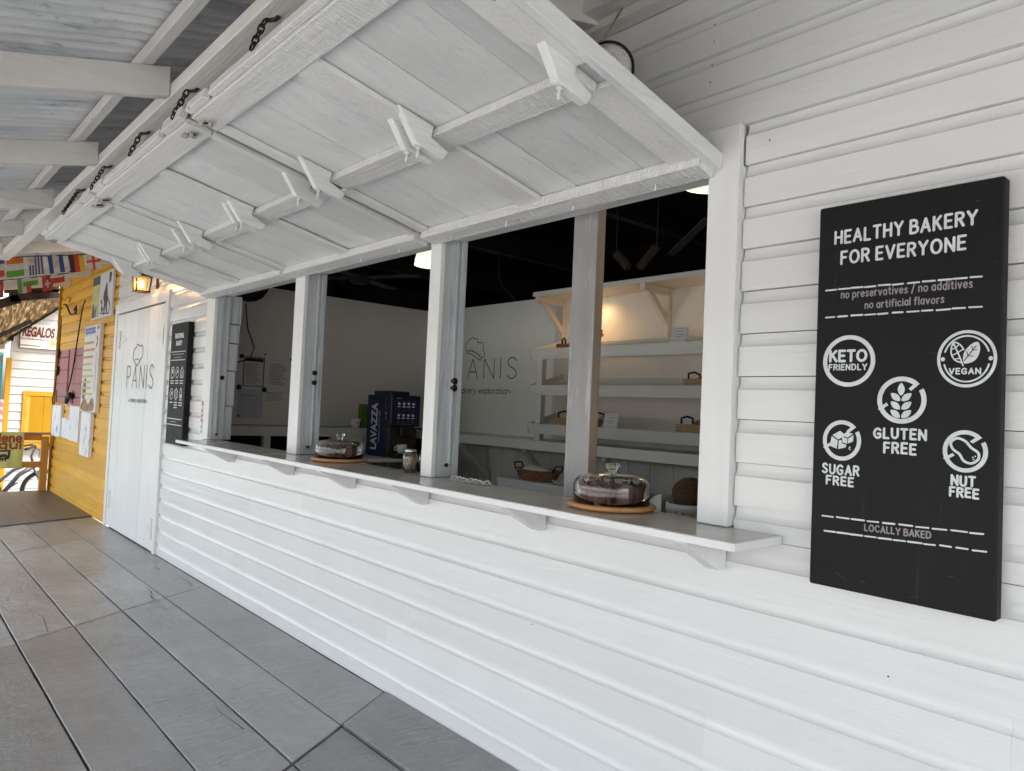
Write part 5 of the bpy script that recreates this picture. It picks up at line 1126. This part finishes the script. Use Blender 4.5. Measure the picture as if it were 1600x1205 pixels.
mb = MB(); mb.tube([(-14.3, -.16, .56), (-14.15, -.05, .60), (-14, -.01, .57), (-13.85, -.05, .60), (-13.7, -.16, .56)], .015, 8); mb.tube([(-13.75, -.13, .57), (-13.66, -.2, .555)], .022, 8); mb.tube([(-14.2, -.08, .585), (-14.0, .04, .52), (-13.9, .02, .40)], .006, 6); mb.build('handlebar', 'rubber', bk_)
mb = MB(); mb.blob(BYC(-.63, .40), (.07, .14, .035), 12, 6); mb.build('saddle', 'rubber', bk_)

# ================================================================== FAR HOUSES, LEAN-TO
wh_ = thing('white_house', 'white clapboard house with yellow corner board and a yellow shuttered window', 'building', (-16.2, 1, -.48))
mb = MB(); z = -.48
while z < 3.3:
    y1 = 2.0; y0 = -.2 if z < 2.45 else -.2 + (z - 2.45) / .87
    mb.prism([(0, z), (.012, z), (0, z + .155), (-.05, z + .155), (-.05, z)], lambda a, b_, d: (-16.02 + a, d, b_), y0, y1); z += .157
mb.build('siding', 'house', wh_)
mb = MB(); mb.box(-16.06, -15.99, -.255, -.175, -.48, 2.06); mb.build('corner_board', 'yellow_z', wh_)
mb = MB(); mb.box(-16.03, -15.99, .035, .085, .60, 1.47); mb.box(-16.03, -15.99, .0855, .9, 1.385, 1.47); mb.box(-16.03, -15.99, .0855, .9, .52, .60); wn = mb.build('window', 'yellow_z', wh_)
mb = MB()
for k in range(3): mb.box(-16.02, -15.998, .15 + k * .22, .365 + k * .22, .602, 1.383)
mb.build('shutter', paint('bright_yellow_shutter', (.26, .14, .003), 'z', .6, .12, spec=.2), wn)
mb = MB(); mb.box(-16.02, -15.998, .086, .149, .602, 1.383); mb.build('inner_frame', 'rail', wn)
mb = MB(); mb.box(-16.0, -15.93, -.1, .9, .42, .50); mb.build('sill', 'yellow_z', wn)
rs = thing('shop_sign', 'pale sign lettered REGALOS on the white house under the brown roof', 'sign', (-15.95, .3, 2.27))
mb = MB(); mb.box(-15.99, -15.96, -.068, 1.1, 2.265, 2.715); mb.build('board', paint('faded_sign_board', (.55, .50, .46), 'y', .6, .1, (.52, .34, .26), .56), rs)
font_mesh('REGALOS DE', 'lettering', plain('dark_red_sign_paint', (.10, .02, .015), .6), rs, (-15.957, -.05, 2.47), (0, 1, 0), (0, 0, 1), .70, .195, .18, .05)
font_mesh('Planta Alta Mercado Municipal', 'lettering', 'print', rs, (-15.957, -.062, 2.405), (0, 1, 0), (0, 0, 1), .43, .05, 0, .012)
ik = Ink(lambda u, v, d: (-15.958 + d, u, v)); ik.scribble(-.06, .24, 2.31, .018, .012); ik.build('small_print', 'print', rs)
font_mesh('BO', 'lettering', plain('orange_sign_paint', (.60, .28, .04), .6), rs, (-15.956, .405, 2.335), (0, 1, 0), (0, 0, 1), .20, .10, 0, .03)
lt = thing('lean_to_roof', 'sunlit brown translucent lean-to roof on dark rafters beside the white house', 'roof', (-15, 0, 2.8))
PL = lambda x, y, d=0: (x, y, 2.63 + .87 * y + .33 * (x + 16) + d)
mb = MB(); xs = [(-16.3, -1.3, 1.0), (-15.3, -1.0, .44), (-14.0, -.75, -.19), (-13.6, -.9, -.45)]; v = []; f = []
N = 40
for (xx, ya, yb_) in xs:
    for k in range(N + 1):
        yy = ya + (yb_ - ya) * k / N; v.append(PL(xx, yy, .012 * math.cos(k * 1.9)))
for i in range(len(xs) - 1):
    for k in range(N): f.append((i * (N + 1) + k, i * (N + 1) + k + 1, (i + 1) * (N + 1) + k + 1, (i + 1) * (N + 1) + k))
mb.add(v, f); mb.build('roof_sheet', 'thatch', lt)
mb = MB(); mb.beam(PL(-13.95, -.24, -.04), PL(-15.4, .52, -.04), .05, .09); mb.build('rafter', 'dark', lt)
mb = MB(); mb.beam(PL(-15.0, -1.0, -.05), PL(-15.6, .02, -.05), .05, .06); mb.build('rafter', 'dark', lt)
mb = MB(); mb.beam((-16.0, -.9, 2.47), (-16.0, -.17, 2.43), .06, .12); mb.build('beam', 'dark', lt)
mb = MB(); mb.beam(PL(-15.95, -.2, -.02), PL(-15.95, .7, -.02), .05, .05); mb.build('edge_board', 'dark', lt)
tq = thing('turquoise_building', 'turquoise building at the far left edge beyond the white house', 'building', (-16.4, -1.5, -.48))
mb = MB(); z = -.48
while z < 2.1: mb.prism([(0, z), (.012, z), (0, z + .10), (-.05, z + .10), (-.05, z)], lambda a, b_, d: (-16.4 + a, d, b_), -3.0, -.26); z += .102
mb.build('siding', 'turq', tq)
mb = MB(); mb.box(-16.39, -16.35, -.335, -.305, 1.45, 2.0); mb.box(-16.39, -16.35, -1.4, -.3355, 1.45, 1.49); mb.build('window_frame', paint('pale_turquoise_trim', (.45, .75, .74), 'z', .5, .05), tq)
mb = MB(); mb.box(-16.5, -16.1, -3.1, -.28, 2.22, 2.30); mb.box(-16.38, -16.33, -3.0, -.27, 2.02, 2.10); mb.build('roof_edge', 'tan', tq)
wc = thing('wooden_rack', 'red brown slatted wooden rack in front of the turquoise building', 'rack', (-15.4, -.4, -.48))
for k, (a, b_) in enumerate((((-15.4, -.50, 1.40), (-15.4, -.33, 1.18)), ((-15.4, -.50, 1.22), (-15.4, -.32, 1.05)), ((-15.4, -.55, .98), (-15.4, -.30, .92)))):
    mb = MB(); mb.beam(a, b_, .05, .07); mb.build('slat', 'redshut', wc)
mb = MB(); mb.box(-15.45, -15.41, -.47, -.43, -.48, 1.4); mb.box(-15.45, -15.41, -.8, -.74, -.48, 1.4); mb.build('upright', 'redshut', wc)

# ================================================================== FLAGS
def fmap(px, py, X, sc): return (X, -2.114 + (-.839 + (px * 1.249 / 960) + 2.114) * sc, 1.5 + (3.292 + px * .295 / 960 - (py - (270 - px * .052)) * .00158 - 1.5) * sc)
def bunting(label, X, sc, top, flags):
    o = thing('flag_bunting', label, 'flags', fmap(480, 260, X, sc), 'strings of national flags')
    mb = MB(); mb.tube([fmap(px, py, X, sc) for px, py in top], .005, 6); mb.build('string', 'iron', o)
    for (x0, x1, y0, y1, shear, fill) in flags:
        base = None
        def P(u, v, d=0): 
            px = x0 + (x1 - x0) * u + shear * v; py = y0 + (y1 - y0) * v - 18 * u
            q = fmap(px, py, X, sc); return (q[0] + .012 * math.sin(u * 5 + v * 2) + d, q[1], q[2])
        for i, (col, u0, u1, v0, v1) in enumerate(fill):
            nn = 6; v = []; f = []
            for a in range(nn + 1):
                for b_ in range(nn + 1): v.append(P(u0 + (u1 - u0) * a / nn, v0 + (v1 - v0) * b_ / nn, 0 if base is None or base == col else .003))
            for a in range(nn):
                for b_ in range(nn): f.append((a * (nn + 1) + b_, (a + 1) * (nn + 1) + b_, (a + 1) * (nn + 1) + b_ + 1, a * (nn + 1) + b_ + 1))
            mb = MB(); mb.add(v, f)
            if i == 0: par = mb.build('flag', FL[col], o); full = (u0, u1, v0, v1) == (0, 1, 0, 1); base = col if full else None
            else: mb.build('flag_band', FL[col], par)
        if any(q == 'star' for q in fill): pass
V3 = lambda a, b_, c_: [(a, 0, .334, 0, 1), (b_, .334, .667, 0, 1), (c_, .667, 1, 0, 1)]
H3 = lambda a, b_, c_: [(a, 0, 1, 0, .334), (b_, 0, 1, .334, .667), (c_, 0, 1, .667, 1)]
uru = [('white', 0, 1, 0, 1), ('gold', .12, .32, .1, .3)] + [('blue', a, a + .1, b_, 1) for a, b_ in ((.08, .45), (.26, .45), (.45, 0), (.65, 0), (.85, 0))]
hon = [('white', 0, 1, 0, 1), ('navy', 0, .28, 0, 1), ('navy', .72, 1, 0, 1)] + [('navy', a, a + .05, b_, b_ + .06) for a, b_ in ((.42, .35), (.56, .35), (.49, .46), (.42, .57), (.56, .57))]
eng = [('white', 0, 1, 0, 1), ('red', .42, .58, 0, 1), ('red', 0, .42, .42, .56), ('red', .58, 1, .42, .56)]
bunting('upper string of national flags across the end of the veranda', -8.5, .691, [(-120, 270), (330, 243), (600, 236), (800, 226), (1000, 214)],
        [(-110, 45, 268, 445, 0, H3('navy', 'white', 'red')), (50, 205, 264, 440, 20, H3('orange', 'white', 'green')), (240, 385, 258, 424, 25, uru), (425, 570, 244, 410, 35, hon), (620, 770, 236, 402, 40, V3('black', 'red', 'gold')), (790, 935, 222, 380, 35, eng)])
bunting('lower string of smaller flags behind the upper string', -9.1, .738, [(-120, 470), (200, 445), (470, 420), (640, 400), (720, 330)],
        [(-60, 45, 472, 612, 10, [('red', 0, 1, 0, 1), ('white', .3, .75, .35, .65)]), (165, 285, 455, 585, 20, V3('green', 'white', 'red')), (215, 350, 432, 520, 12, [('white', 0, 1, 0, .5), ('green', 0, 1, .5, 1)]), (390, 490, 436, 572, 18, [('red', 0, 1, 0, 1), ('white', .42, .6, .25, .75), ('white', .25, .42, .42, .58), ('white', .6, .78, .42, .58)]), (465, 600, 412, 500, 12, [('white', 0, 1, 0, .42), ('red', 0, 1, .42, 1)])])
